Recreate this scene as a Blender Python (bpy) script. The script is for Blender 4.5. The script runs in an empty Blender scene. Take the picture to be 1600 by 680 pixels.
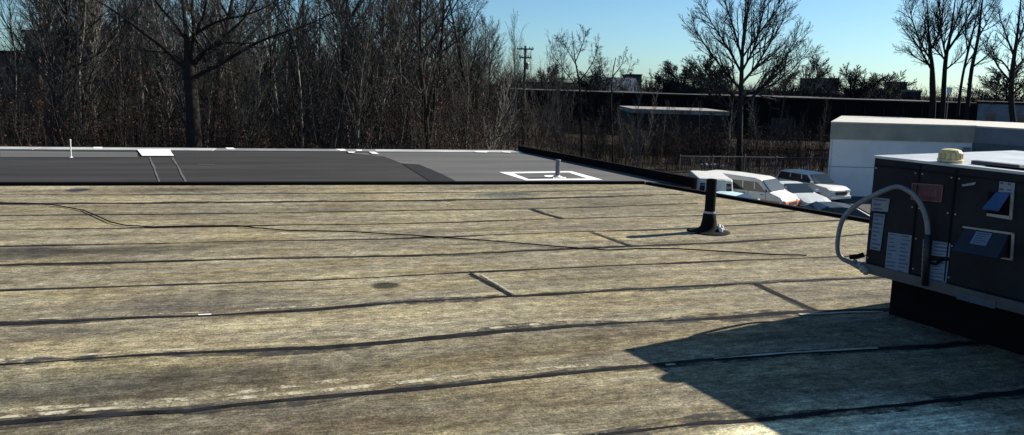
import bpy, math, random
from mathutils import Vector, Matrix, noise
R = math.radians
scene = bpy.context.scene
col = scene.collection
random.seed(7)

# ------------------------------------------------------------------ camera
F, CX, CY, HY, ROLL, CAMZ = 1130.0, 800.0, 270.0, 130.0, 1.7, 2.0
PITCH = math.atan((CY - HY) / F)
CM = Matrix.Rotation(math.pi/2 - PITCH, 3, 'X') @ Matrix.Rotation(R(ROLL), 3, 'Z')
def ray(x, y): return CM @ Vector(((x-CX)/F, -(y-CY)/F, -1.0))
def atz(x, y, z=0.0):
    d = ray(x, y); return Vector((0, 0, CAMZ)) + d*((z-CAMZ)/d.z)
def aty(x, y, Y):
    d = ray(x, y); return Vector((0, 0, CAMZ)) + d*(Y/d.y)
cam_d = bpy.data.cameras.new('camera'); cam = bpy.data.objects.new('camera', cam_d); col.objects.link(cam)
cam.matrix_world = Matrix.Translation((0, 0, CAMZ)) @ CM.to_4x4()
cam_d.sensor_width = 36; cam_d.lens = 36*F/1600
cam_d.shift_y = -(340-CY)/1600.0
cam_d.clip_start = .05; cam_d.clip_end = 4000
scene.camera = cam
GZ = -4.5

# ------------------------------------------------------------------ light
SUN_AZ, SUN_EL = 65.1, 29.7
w = bpy.data.worlds.new('World'); scene.world = w; w.use_nodes = True
nt = w.node_tree; nt.nodes.clear()
sky = nt.nodes.new('ShaderNodeTexSky'); sky.sky_type = 'NISHITA'; sky.sun_disc = False
sky.sun_elevation = R(SUN_EL); sky.sun_rotation = R(SUN_AZ)
sky.air_density = 0.85; sky.dust_density = 0.5; sky.ozone_density = 1.4
bg = nt.nodes.new('ShaderNodeBackground'); bg.inputs[1].default_value = .050
wo = nt.nodes.new('ShaderNodeOutputWorld')
tn = nt.nodes.new('ShaderNodeMix'); tn.data_type = 'RGBA'; tn.blend_type = 'MULTIPLY'; tn.inputs[0].default_value = 1
tn.inputs[7].default_value = (.74, 1.05, 1.23, 1); nt.links.new(sky.outputs[0], tn.inputs[6]); nt.links.new(tn.outputs[2], bg.inputs[0]); nt.links.new(bg.outputs[0], wo.inputs[0])
sd = bpy.data.lights.new('sun', 'SUN'); sd.energy = 5.0; sd.angle = R(.5); sd.color = (1, .93, .80)
so = bpy.data.objects.new('sun', sd); col.objects.link(so)
sdir = Vector((math.sin(R(SUN_AZ))*math.cos(R(SUN_EL)), math.cos(R(SUN_AZ))*math.cos(R(SUN_EL)), math.sin(R(SUN_EL))))
so.rotation_euler = sdir.to_track_quat('Z', 'Y').to_euler(); so.location = (30, 15, 30)
vs = scene.view_settings; vs.view_transform = 'Standard'; vs.look = 'None'; vs.gamma = 1; vs.use_curve_mapping = False
vs.exposure = 1.0
scene.cycles.max_bounces = 4; scene.cycles.diffuse_bounces = 2; scene.cycles.glossy_bounces = 2

# ------------------------------------------------------------------ materials
MC = {}
def mat(name, c, rough=.8, var=.0, scale=8, c2=None, bump=0, metal=0, stretch=(1, 1, 1), spec=.5, world=False):
    if name in MC: return MC[name]
    m = bpy.data.materials.new(name); m.use_nodes = True; n = m.node_tree; b = n.nodes['Principled BSDF']
    b.inputs['Roughness'].default_value = rough; b.inputs['Metallic'].default_value = metal
    b.inputs['Specular IOR Level'].default_value = spec
    b.inputs['Base Color'].default_value = (*c, 1)
    if var > 0 or c2:
        tc = n.nodes.new('ShaderNodeTexCoord'); mp = n.nodes.new('ShaderNodeMapping'); mp.inputs['Scale'].default_value = stretch
        if world:
            gm = n.nodes.new('ShaderNodeNewGeometry'); n.links.new(gm.outputs['Position'], mp.inputs[0])
        else: n.links.new(tc.outputs['Object'], mp.inputs[0])
        no = n.nodes.new('ShaderNodeTexNoise'); no.inputs['Scale'].default_value = scale; no.inputs['Detail'].default_value = 6
        no.inputs['Roughness'].default_value = .65
        n.links.new(mp.outputs[0], no.inputs['Vector'])
        cr = n.nodes.new('ShaderNodeValToRGB'); cr.color_ramp.elements[0].position = .35; cr.color_ramp.elements[1].position = .65
        d = c2 if c2 else tuple(max(0, x*(1-var)) for x in c)
        cr.color_ramp.elements[0].color = (*d, 1); cr.color_ramp.elements[1].color = (*(x*(1+var*.6) for x in c), 1)
        n.links.new(no.outputs[0], cr.inputs[0]); n.links.new(cr.outputs[0], b.inputs['Base Color'])
        if bump:
            bp = n.nodes.new('ShaderNodeBump'); bp.inputs['Strength'].default_value = bump; bp.inputs['Distance'].default_value = .02
            n.links.new(no.outputs[0], bp.inputs['Height']); n.links.new(bp.outputs[0], b.inputs['Normal'])
    MC[name] = m; return m

class NB:      # tiny node helper
    def __init__(s, m): s.n = m.node_tree; s.b = s.n.nodes['Principled BSDF']
    def new(s, t, **k):
        o = s.n.nodes.new(t)
        for a, v in k.items(): setattr(o, a, v)
        return o
    def lk(s, a, b): s.n.links.new(a, b)
    def math(s, op, a, b=None, c=None, clamp=False):
        o = s.new('ShaderNodeMath', operation=op); o.use_clamp = clamp
        for i, v in enumerate((a, b, c)):
            if v is None: continue
            if isinstance(v, (int, float)): o.inputs[i].default_value = v
            else: s.lk(v, o.inputs[i])
        return o.outputs[0]
    def noise(s, vec, scale, stretch=(1, 1, 1), detail=5, rough=.6, loc=(0, 0, 0), rot=0):
        mp = s.new('ShaderNodeMapping'); mp.inputs['Scale'].default_value = stretch; mp.inputs['Location'].default_value = loc
        mp.inputs['Rotation'].default_value = (0, 0, rot)
        s.lk(vec, mp.inputs[0]); o = s.new('ShaderNodeTexNoise'); o.inputs['Scale'].default_value = scale
        o.inputs['Detail'].default_value = detail; o.inputs['Roughness'].default_value = rough
        s.lk(mp.outputs[0], o.inputs['Vector']); return o.outputs[0]
    def ramp(s, f, stops):
        o = s.new('ShaderNodeValToRGB'); e = o.color_ramp.elements
        while len(e) < len(stops): e.new(.5)
        for i, (p, c) in enumerate(stops):
            e[i].position = p; e[i].color = (*c, 1) if not isinstance(c, (int, float)) else (c, c, c, 1)
        s.lk(f, o.inputs[0]); return o.outputs[0]
    def mix(s, f, a, b, blend='MIX'):
        o = s.new('ShaderNodeMix', data_type='RGBA', blend_type=blend); 
        if isinstance(f, (int, float)): o.inputs[0].default_value = f
        else: s.lk(f, o.inputs[0])
        for v, i in ((a, 6), (b, 7)):
            if isinstance(v, tuple): o.inputs[i].default_value = (*v, 1)
            else: s.lk(v, o.inputs[i])
        return o.outputs[2]

SEAM_ANG = 16.0
def roof_material():
    m = bpy.data.materials.new('weathered_cap_sheet'); m.use_nodes = True; q = NB(m)
    g = q.new('ShaderNodeNewGeometry'); rt = q.new('ShaderNodeVectorRotate', rotation_type='Z_AXIS')
    q.lk(g.outputs['Position'], rt.inputs[0]); rt.inputs['Angle'].default_value = -R(SEAM_ANG)
    P = rt.outputs[0]
    broad = q.noise(P, 1.0, (.30, 1.3, 1), 8, .66)
    streak = q.noise(P, 1.0, (.8, 9, 1), 6, .68)
    streak2 = q.noise(P, 1.0, (6, 9, 1), 5, .75, loc=(7, 3, 0))
    base = q.ramp(broad, [(.34, (.112, .103, .083)), (.44, (.184, .167, .122)), (.54, (.232, .211, .150)), (.66, (.304, .276, .186))])
    st = q.ramp(streak, [(.32, (.39, .38, .375)), (.5, (.5, .5, .5)), (.68, (.63, .625, .59))])
    c = q.mix(1.0, base, st, 'OVERLAY')
    st2 = q.ramp(streak2, [(.36, .26), (.64, .72)])
    c = q.mix(.9, c, st2, 'OVERLAY')
    fine = q.noise(P, 1.0, (2.2, 48, 1), 4, .7, loc=(1, 13, 0))
    c = q.mix(.8, c, q.ramp(fine, [(.34, .34), (.66, .66)]), 'OVERLAY')
    # yellowed / pinkish tint
    tint = q.noise(P, 1.0, (.5, 2.5, 1), 3, .5, loc=(11, 40, 0))
    c = q.mix(q.ramp(tint, [(.45, 0.0), (.62, .6)]), c, q.mix(1.0, c, (1.10, 1.02, .80), 'MULTIPLY'))
    # brown dirt
    tint2 = q.noise(P, 1.0, (.9, 5, 1), 6, .7, loc=(31, 4, 0))
    c = q.mix(q.ramp(tint2, [(.47, 0.0), (.62, .7)]), c, q.mix(1.0, c, (.76, .68, .64), 'MULTIPLY'))
    tint3 = q.noise(P, 1.0, (.7, 2.2, 1), 6, .7, loc=(61, 14, 0))
    c = q.mix(q.ramp(tint3, [(.50, 0.0), (.62, .8)]), c, q.mix(1.0, c, (.78, .76, .73), 'MULTIPLY'))
    # per-strip tone: sheets laid 0.915 m wide
    sp = q.new('ShaderNodeSeparateXYZ'); q.lk(P, sp.inputs[0])
    sv = q.math('FLOOR', q.math('DIVIDE', q.math('ADD', sp.outputs[1], -.02), .915))
    wn = q.new('ShaderNodeTexWhiteNoise', noise_dimensions='1D'); q.lk(sv, wn.inputs['W'])
    tone = q.math('MULTIPLY_ADD', wn.outputs[0], .26, .84)
    cm = q.new('ShaderNodeCombineXYZ')
    for i in range(3): q.lk(tone, cm.inputs[i])
    c = q.mix(1.0, c, cm.outputs[0], 'MULTIPLY')
    # granules, pixel-sized close by
    gr = q.noise(P, 55, (1, 1, 1), 3, .8)
    c = q.mix(.75, c, q.ramp(gr, [(.36, .22), (.64, .78)]), 'OVERLAY')
    gr2 = q.noise(P, 16, (1, 2.2, 1), 4, .8, loc=(3, 9, 0))
    c = q.mix(.7, c, q.ramp(gr2, [(.36, .22), (.64, .78)]), 'OVERLAY')
    # stains: (pixel centre, half length along seam, half width, tone, strength)
    wob = q.noise(P, 2.6, (1, 1.6, 1), 5, .65, loc=(5, 5, 0))
    def stain(px, ru, rv, colr, k, soft=.35, ang=0, wamp=1.2):
        nonlocal c
        p = atz(*px); pr = Matrix.Rotation(-R(SEAM_ANG), 3, 'Z') @ p
        dx = q.math('DIVIDE', q.math('SUBTRACT', sp.outputs[0], pr.x), ru)
        dy = q.math('DIVIDE', q.math('SUBTRACT', sp.outputs[1], pr.y), rv)
        d = q.math('SQRT', q.math('ADD', q.math('MULTIPLY', dx, dx), q.math('MULTIPLY', dy, dy)))
        d = q.math('ADD', d, q.math('MULTIPLY', q.math('SUBTRACT', wob, .5), wamp))
        f = q.math('MULTIPLY', q.math('DIVIDE', q.math('SUBTRACT', 1.0, d), soft, clamp=True), k)
        c = q.mix(f, c, q.mix(1.0, c, colr, 'MULTIPLY'))
    stain((602, 446), .17, .13, (.14, .15, .18), .95, .35, wamp=.5)
    stain((10, 397), .85, .36, (.36, .40, .48), .9, .3, wamp=.5)
    stain((232, 390), .85, .30, (.48, .50, .55), .85, .35, wamp=.6)
    stain((110, 605), 1.6, .42, (.40, .42, .46), .9, .6)
    stain((430, 588), 1.5, .36, (.44, .42, .42), .85, .7)
    stain((780, 550), 1.5, .38, (.52, .50, .50), .85, .7)
    stain((985, 520), .8, .3, (.6, .57, .56), .8, .7)
    stain((500, 660), .9, .3, (.62, .56, .54), .7, .8)
    stain((880, 620), .8, .2, (.7, .64, .60), .7, .8)
    stain((980, 430), .95, .22, (.66, .64, .66), .6, .7)
    stain((120, 460), 1.0, .25, (.80, .76, .66), .6, .7)
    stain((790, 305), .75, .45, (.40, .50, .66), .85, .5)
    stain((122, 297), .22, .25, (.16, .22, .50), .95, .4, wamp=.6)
    stain((310, 297), .8, .20, (.35, .37, .45), .8, .5)
    stain((480, 296), 1.2, .18, (.66, .64, .62), .7, .5)
    stain((1180, 378), .55, .2, (.60, .60, .64), .7, .6)
    stain((960, 372), .7, .22, (1.25, 1.18, .95), .8, .7)
    stain((300, 520), 1.4, .2, (1.18, 1.15, 1.0), .7, .8)
    stain((1400, 705), 1.15, .82, (2.5, 2.7, 2.9), .95, .30, wamp=.4)       # paler bluish patch with an arc edge
    stain((1100, 650), 1.1, .3, (1.2, 1.17, 1.05), .6, .8)
    stain((600, 300), 2.6, .16, (1.25, 1.25, 1.2), .7, .7)
    q.lk(c, q.b.inputs['Base Color']); q.b.inputs['Roughness'].default_value = .95
    q.b.inputs['Specular IOR Level'].default_value = .15
    bp = q.new('ShaderNodeBump'); bp.inputs['Strength'].default_value = .5; bp.inputs['Distance'].default_value = .012
    q.lk(q.math('ADD', gr, q.math('MULTIPLY', streak, 1.5)), bp.inputs['Height']); q.lk(bp.outputs[0], q.b.inputs['Normal'])
    return m
def new_roof_material(name, c1, c2, seed):
    m = bpy.data.materials.new(name); m.use_nodes = True; q = NB(m)
    g = q.new('ShaderNodeNewGeometry'); rt = q.new('ShaderNodeVectorRotate', rotation_type='Z_AXIS')
    q.lk(g.outputs['Position'], rt.inputs[0]); rt.inputs['Angle'].default_value = -R(13.4); P = rt.outputs[0]
    a = q.noise(P, 1.0, (.25, 1.6, 1), 5, .6, loc=(seed, 0, 0)); b = q.noise(P, 30, (.3, 1, 1), 3, .7)
    c = q.ramp(a, [(.33, c1), (.67, c2)]); c = q.mix(.4, c, q.ramp(b, [(.3, .35), (.7, .65)]), 'OVERLAY')
    sp = q.new('ShaderNodeSeparateXYZ'); q.lk(P, sp.inputs[0])
    fr = q.math('FRACT', q.math('DIVIDE', sp.outputs[1], .95)); ln = q.math('LESS_THAN', fr, .05)
    c = q.mix(q.math('MULTIPLY', ln, .35), c, (.02, .02, .022))
    q.lk(c, q.b.inputs['Base Color']); q.b.inputs['Roughness'].default_value = .85; q.b.inputs['Specular IOR Level'].default_value = .2
    return m
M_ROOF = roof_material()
M_NEW = new_roof_material('black_cap_sheet', (.020, .019, .019), (.042, .040, .040), 3)
M_NEWG = new_roof_material('grey_cap_sheet', (.078, .078, .080), (.115, .113, .110), 9)
M_TAR = mat('tar', (.006, .006, .007), .9, .0, 5, c2=(.022, .023, .026), stretch=(1, 1, 1), world=True, spec=.08)
M_TARG = mat('grey_tar', (.018, .019, .021), .9, .0, 9, c2=(.055, .056, .056), world=True, spec=.2)
M_EPDM = mat('black_rubber', (.008, .008, .009), .9, .3, 4, spec=.03)
def broken(m, lo, hi, scale, seed):
    q = NB(m); g = q.new('ShaderNodeNewGeometry'); a = q.noise(g.outputs['Position'], scale, (1, 1, 1), 7, .75, loc=(seed, 0, 0))
    q.lk(q.ramp(a, [(lo, 0.0), (hi, 1.0)]), q.b.inputs['Alpha'])
broken(M_TAR, .33, .42, 9, 2); broken(M_TARG, .40, .62, 5, 6)
M_WHITE = mat('white_primer', (.78, .78, .76), .8, .12, 3)
M_BRICK = mat('brick_wall', (.20, .12, .09), .9, .3, 6)

# ------------------------------------------------------------------ mesh helper
class MB:
    def __init__(s): s.v = []; s.f = []
    def add(s, vs, fs):
        k = len(s.v); s.v += [tuple(v) for v in vs]; s.f += [tuple(i+k for i in f) for f in fs]; return s
    def box(s, c, d, M=None):
        x, y, z = c; a, b, e = d[0]/2, d[1]/2, d[2]/2
        vs = [Vector((x+i*a, y+j*b, z+k*e)) for i in (-1, 1) for j in (-1, 1) for k in (-1, 1)]
        if M: vs = [M @ v for v in vs]
        return s.add(vs, [(0, 1, 3, 2), (4, 6, 7, 5), (0, 4, 5, 1), (2, 3, 7, 6), (0, 2, 6, 4), (1, 5, 7, 3)])
    def hexa(s, v): return s.add(v, [(0, 3, 2, 1), (4, 5, 6, 7), (0, 1, 5, 4), (1, 2, 6, 5), (2, 3, 7, 6), (3, 0, 4, 7)])
    def prism(s, poly, z0, z1):
        n = len(poly); vs = [(p[0], p[1], z0) for p in poly] + [(p[0], p[1], z1) for p in poly]
        return s.add(vs, [tuple(range(n-1, -1, -1)), tuple(range(n, 2*n))] + [(i, (i+1) % n, n+(i+1) % n, n+i) for i in range(n)])
    def tube(s, pts, rad, n=6, cap=True):
        pts = [Vector(p) for p in pts]; k = len(s.v)
        if isinstance(rad, (int, float)): rad = [rad]*len(pts)
        up = None
        for i, p in enumerate(pts):
            t = (pts[min(i+1, len(pts)-1)] - pts[max(i-1, 0)]).normalized()
            if up is None: up = t.orthogonal().normalized()
            up = (up - t*up.dot(t))
            up = up.normalized() if up.length > 1e-5 else t.orthogonal().normalized()
            q = t.cross(up)
            for j in range(n):
                a = 2*math.pi*j/n; s.v.append(tuple(p + (up*math.cos(a) + q*math.sin(a))*rad[i]))
        for i in range(len(pts)-1):
            for j in range(n):
                a = k+i*n+j; b = k+i*n+(j+1) % n; s.f.append((a, b, b+n, a+n))
        if cap: s.f.append(tuple(range(k+n-1, k-1, -1))); s.f.append(tuple(range(k+(len(pts)-1)*n, k+len(pts)*n)))
        return s
    def lathe(s, prof, n=20, M=None, c=(0, 0, 0)):
        k = len(s.v)
        for r, z in prof:
            for j in range(n):
                v = Vector((c[0]+r*math.cos(2*math.pi*j/n), c[1]+r*math.sin(2*math.pi*j/n), c[2]+z)); s.v.append(tuple(M @ v if M else v))
        for i in range(len(prof)-1):
            for j in range(n):
                a = k+i*n+j; b = k+i*n+(j+1) % n; s.f.append((a, b, b+n, a+n))
        s.f.append(tuple(range(k+n-1, k-1, -1))); s.f.append(tuple(range(k+(len(prof)-1)*n, k+len(prof)*n)))
        return s
    def build(s, name, m, parent=None, smooth=False, bevel=0, loc=None):
        me = bpy.data.meshes.new(name); me.from_pydata(s.v, [], s.f); me.materials.append(m); me.update()
        if smooth: me.polygons.foreach_set('use_smooth', [True]*len(me.polygons))
        o = bpy.data.objects.new(name, me); col.objects.link(o)
        if parent: o.parent = parent
        if loc: o.location = loc
        if bevel:
            b = o.modifiers.new('bevel', 'BEVEL'); b.width = bevel; b.segments = 2; b.limit_method = 'ANGLE'
        return o
def tag(o, label=None, cat=None, group=None, kind=None):
    for k, v in (('label', label), ('category', cat), ('group', group), ('kind', kind)):
        if v: o[k] = v
    return o
def empty(name, loc=(0, 0, 0), rz=0, label=None, cat=None, group=None):
    o = bpy.data.objects.new(name, None); col.objects.link(o); o.location = loc; o.rotation_euler = (0, 0, rz)
    o.empty_display_size = .2
    return tag(o, label, cat, group)
def copy_tree(o, parent=None):
    c = o.copy(); col.objects.link(c); c.parent = parent
    for ch in list(o.children): copy_tree(ch, c)
    return c

# ------------------------------------------------------------------ ground
def sm(a, b, x):
    t = min(1, max(0, (x-a)/(b-a))); return t*t*(3-2*t)
def gz(x, y):
    bank = 2.2*sm(8, -4, x)*sm(22, 30, y)
    far = 3.0*sm(105, 240, y)
    return GZ + bank + far*(1 - .6*sm(8, -4, x)) + (.18*noise.noise(Vector((x*.25, y*.25, 0)))*sm(24, 34, y) if not (8 < x < 60 and y < 62) else 0)
def grid_ground():
    xs = [-1500, -600, -260, -150] + [-100+2.5*i for i in range(81)] + [130, 180, 300, 700, 1500]
    ys = [-800, -200, -40, 0] + [10+2.5*i for i in range(60)] + [175, 210, 260, 340, 500, 900, 2600]
    vs = [(x, y, gz(x, y)-.0) for y in ys for x in xs]; n = len(xs)
    fs = [(j*n+i, j*n+i+1, (j+1)*n+i+1, (j+1)*n+i) for j in range(len(ys)-1) for i in range(n-1)]
    m = bpy.data.materials.new('leaf_litter_ground'); m.use_nodes = True; q = NB(m)
    g = q.new('ShaderNodeNewGeometry'); P = g.outputs['Position']
    a = q.noise(P, .5, detail=8, rough=.75); b = q.noise(P, 6, detail=6, rough=.8)
    c = q.ramp(a, [(.35, (.012, .010, .008)), (.55, (.032, .024, .016)), (.72, (.07, .058, .036))])
    c = q.mix(.8, c, q.ramp(b, [(.35, .2), (.68, .8)]), 'OVERLAY')
    q.lk(c, q.b.inputs['Base Color']); q.b.inputs['Roughness'].default_value = 1
    q.b.inputs['Specular IOR Level'].default_value = .1
    o = MB().add(vs, fs).build('ground', m, smooth=True); tag(o, kind='structure')
grid_ground()
M_ASPH = mat('asphalt', (.055, .058, .062), .9, .35, 3, world=True, spec=.2)
pk = MB(); pk.add([(3, 8, GZ+.06), (70, 8, GZ+.06), (70, 52, GZ+.06), (9, 52, GZ+.06), (3, 40, GZ+.06)], [(0, 1, 2, 3, 4)])
tag(pk.build('parking_lot', M_ASPH), kind='structure')
ln = MB()
for i in range(9):
    x = 11+2.7*i
    ln.add([(x, 36.5, GZ+.066), (x+.1, 36.5, GZ+.066), (x+2.6, 41.5, GZ+.066), (x+2.5, 41.5, GZ+.066)], [(0, 1, 2, 3)])
tag(ln.build('parking_markings', M_WHITE), kind='structure')

# ------------------------------------------------------------------ our building and its roof
bld = empty('commercial_building', (0, 0, GZ), label='low building whose flat roof of worn beige and newer black sheets fills the foreground', cat='building')
def child(mb, name, m, parent=None, label=None, **k):
    parent = parent or bld
    o = mb.build(name, m, parent, **k)
    if parent is bld: o.location = (0, 0, -GZ)
    if label: o['label'] = label
    return o
A = atz(1008, 288); B = atz(1375, 351); d = (B-A).normalized(); E1 = B + d*22
T0 = atz(0, 291.5); T1 = atz(1008, 289); td = (T1-T0).normalized(); TL = T0 - td*28
F0 = atz(0, 230.5); F1 = atz(809, 236); fd = (F1-F0).normalized(); FL = F0 - fd*28
C1 = atz(1083, 292)
near = [TL, A, B, E1, Vector((E1.x, -9, 0)), Vector((TL.x-4, -9, 0))]
far = [TL, FL, F1, C1, A]
body = [Vector((TL.x-4, -9, 0)), Vector((E1.x, -9, 0)), E1, B, A, C1, F1, FL, TL]
child(MB().prism([(p.x, p.y) for p in body], GZ, -.012), 'wall', M_BRICK)
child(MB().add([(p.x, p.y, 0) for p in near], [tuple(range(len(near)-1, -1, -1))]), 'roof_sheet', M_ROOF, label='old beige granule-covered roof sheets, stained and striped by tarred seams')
child(MB().add([(p.x, p.y, 0) for p in far], [tuple(range(len(far)-1, -1, -1))]), 'roof_sheet', M_NEW, label='newer black roof sheets')
Z1, Z2, Z3 = .004, .008, .012
def patch(pix, name, m, z=Z1, label=None, th=0):
    ps = [atz(*p) for p in pix]
    mb = MB()
    if th: mb.prism([(p.x, p.y) for p in ps], z, z+th)
    else: mb.add([(p.x, p.y, z) for p in ps], [tuple(range(len(ps)-1, -1, -1))])
    o = child(mb, name, m, label=label)
    if not th and o.data.polygons[0].normal.z < 0: o.data.flip_normals()
    return o
patch([(540, 239.0), (600, 245), (628, 256), (655, 257.5), (690, 272), (722, 288.5), (1000, 287.0), (1034, 285), (1060, 288), (1016, 280), (973, 266.5), (913, 250), (862, 242.5), (806, 237)], 'roof_sheet', M_NEWG, label='paler grey roof sheets')
patch([(0, 236), (215, 238.5), (215, 245.5), (0, 245.5)], 'roof_sheet', M_NEWG, label='grey strip of sheet near the far roof edge')
M_BLK2 = mat('fresh_black_sheet', (.015, .015, .016), .85, .2, 2, world=True, spec=.2)
patch([(628, 256), (655, 257.5), (722, 288.5), (680, 288.7)], 'sheet_lap', M_BLK2, Z2)
# coping along the far edge, in separate lengths
M_COPE = mat('pale_metal_coping', (.42, .42, .41), .6, .25, 1.2, world=True)
M_COPE2 = mat('grey_coping', (.22, .22, .22), .6, .25, 2, world=True)
cuts = [-28, -9, 0, 6.2, 12, 19.3, 24.2] ; L = (F1-F0).length
nrm = Vector((-fd.y, fd.x, 0))
for i in range(8):
    a = -20 + i*(L+20)/8; b = a + (L+20)/8 - .012
    p = F0+fd*a; r = F0+fd*b; wd = .62
    child(MB().prism([(p.x, p.y), (r.x, r.y), (r.x-nrm.x*wd, r.y-nrm.y*wd), (p.x-nrm.x*wd, p.y-nrm.y*wd)], -.10, .022), 'coping', M_COPE if i % 3 else M_COPE2, bevel=.008)
# parapet along the right edge of the far roof and thin edge of the near roof
def curb(p, r, wd, h, name, m, lab=None, h2=None, z0=-.25):
    t = (r-p).normalized(); n_ = Vector((-t.y, t.x, 0))*wd; h2 = h2 or h
    a, b, c_, e = p, r, r+n_, p+n_
    o = child(MB().add([(a.x, a.y, z0), (b.x, b.y, z0), (c_.x, c_.y, z0), (e.x, e.y, z0), (a.x, a.y, h), (b.x, b.y, h2), (c_.x, c_.y, h2), (e.x, e.y, h)],
        [(0, 3, 2, 1), (4, 5, 6, 7), (0, 1, 5, 4), (1, 2, 6, 5), (2, 3, 7, 6), (3, 0, 4, 7)]), name, m, label=lab, bevel=.01)
    return o
pp = [(807, 236.4), (862, 242.3), (913, 249.2), (973, 266), (1036, 284), (1083, 292)]
Q = [F1, atz(1036, 284.5), atz(1083, 292.5)]
curb(F1, Q[2], .10, .16, 'parapet', M_EPDM, 'black rubber-covered parapet at the end of the newer roof', .19)
curb(A, E1, .12, .05, 'edge_strip', M_EPDM, 'thin black edge strip along the roof drop', .05)
curb(TL, A, .13, .055, 'edge_strip', M_EPDM, 'black raised joint between old and new roof sheets', .055, z0=.001)

# seams
def resample(pix, step=.12, ext0=0, ext1=0):
    p = [atz(*a) for a in pix]
    if ext0: p.insert(0, p[0] + (p[0]-p[1]).normalized()*ext0)
    if ext1: p.append(p[-1] + (p[-1]-p[-2]).normalized()*ext1)
    out = []
    for a, b in zip(p, p[1:]):
        n = max(1, int((b-a).length/step))
        for i in range(n): out.append(a.lerp(b, i/n))
    out.append(p[-1]); return out
def strip(pix, wd, name, m, z=Z1, ext0=0, ext1=0, seed=0, rag=.5, label=None, step=.12, gap=None):
    P = resample(pix, step, ext0, ext1); mb = MB(); k = 0
    sd = seed*13.7
    for i, p in enumerate(P):
        t = (P[min(i+1, len(P)-1)] - P[max(i-1, 0)]).normalized(); n_ = Vector((-t.y, t.x, 0))
        s_ = i*step
        a = wd*(.5 + rag*noise.noise(Vector((s_*.9, sd, 1))) + rag*.5*noise.noise(Vector((s_*3.7, sd, 4))))
        b = wd*(.5 + rag*noise.noise(Vector((s_*.9, sd, 7))) + rag*.5*noise.noise(Vector((s_*3.7, sd, 9))))
        a = max(a, wd*.1); b = max(b, wd*.1)
        sh = .012*noise.noise(Vector((s_*.5, sd, 11)))
        mb.v += [tuple(p + n_*(a+sh) + Vector((0, 0, z))), tuple(p - n_*(b-sh) + Vector((0, 0, z)))]
        if i: mb.f.append((2*i-2, 2*i-1, 2*i+1, 2*i))
    return child(mb, name, m, label=label)
SE = [
 ([(0, 304.5), (200, 305), (400, 302.5), (655, 301.5), (800, 300.5), (985, 297)], .05),
 ([(0, 319), (400, 316), (620, 314), (800, 311.5), (1000, 306), (1068, 303.5)], .085),
 ([(0, 337), (280, 335), (500, 331.5), (600, 330), (800, 327), (930, 324), (1090, 318)], .05),
 ([(0, 358.5), (160, 357.5), (400, 353), (570, 351), (700, 348), (800, 344.5), (860, 342.5), (1000, 339), (1100, 337), (1200, 332), (1262, 329)], .05),
 ([(0, 385), (250, 381), (400, 377), (600, 374), (720, 370), (800, 366), (920, 362), (1070, 358), (1127, 354), (1267, 347), (1330, 344)], .05),
 ([(0, 415), (125, 412), (300, 408), (400, 404.5), (640, 400), (800, 393), (960, 386), (1100, 381), (1200, 375), (1303, 371), (1350, 366)], .06),
 ([(0, 454.5), (500, 438), (731, 426), (1000, 414), (1150, 407), (1250, 404), (1345, 400)], .055),
 ([(0, 507), (190, 499), (330, 494), (500, 483), (630, 472), (800, 463), (1000, 452), (1180, 443), (1290, 437), (1375, 433)], .065),
 ([(0, 571), (130, 562), (240, 555), (500, 543), (650, 531), (800, 518), (960, 505), (1100, 498), (1250, 489), (1380, 484)], .075),
 ([(0, 662), (173, 649), (296, 643), (370, 634), (550, 617), (660, 606), (800, 592), (920, 581), (1030, 570), (1100, 563), (1230, 553), (1375, 545)], .07),
 ([(800, 702), (950, 680), (1040, 668), (1100, 660), (1190, 655), (1400, 634)], .07),
]
for i, (p, wd) in enumerate(SE):
    e1 = .0 if i < 6 else 3.0
    strip(p, wd*(1.0 if i < 6 else .74), "seam", M_TAR, ext0=6, ext1=e1, seed=i+1, rag=.75)
    # thinner sooty margin under the seam, broken up
    strip(p, wd*(1.5 if i < 8 else 1.7), 'seam_margin', M_TARG, z=.002, ext0=6, ext1=e1, seed=i+40, rag=1.0) if i in (1, 5, 7, 8, 9, 10) else None
for i, (p, wd) in enumerate([([(735, 428), (766, 445), (798, 462)], .07), ([(1178, 443), (1222, 463), (1275, 486)], .09),
                             ([(925, 363), (955, 374), (985, 385)], .07), ([(830, 327), (852, 335), (880, 342.5)], .12)]):
    strip(p, wd*1.3, 'seam_margin', M_TARG, z=.006, seed=i+70, rag=.5)
    strip(p, wd*.5, 'seam', M_TAR, z=Z2, seed=i+60, rag=.6)
M_PALE = mat('lap_highlight', (.44, .40, .29), .95, .2, 14, world=True, spec=.1); broken(M_PALE, .47, .58, 7, 12)  # pale highlight along the seam laps, painted as colour
for i_, w_ in ((7, .03), (8, .04), (9, .04), (10, .04)):
    off_ = (0, 0, 0, 0, 0, 0, 0, 6, 8, 10, 10)[i_]
    strip([(a_, b_-off_) for a_, b_ in SE[i_][0] if a_ < 1000], w_, 'pale_streak', M_PALE, z=.003, ext0=5, seed=120+i_, rag=.9)
strip([(0, 645), (300, 622), (440, 603), (560, 590)], .05, 'pale_streak', M_PALE, z=.003, seed=131, rag=.9)
strip([(752, 430), (778, 446), (800, 459)], .02, 'scuff', mat('pale_scuff', (.36, .34, .29), .9, .3, 12, world=True), z=.010, seed=80, rag=.8)
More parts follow.
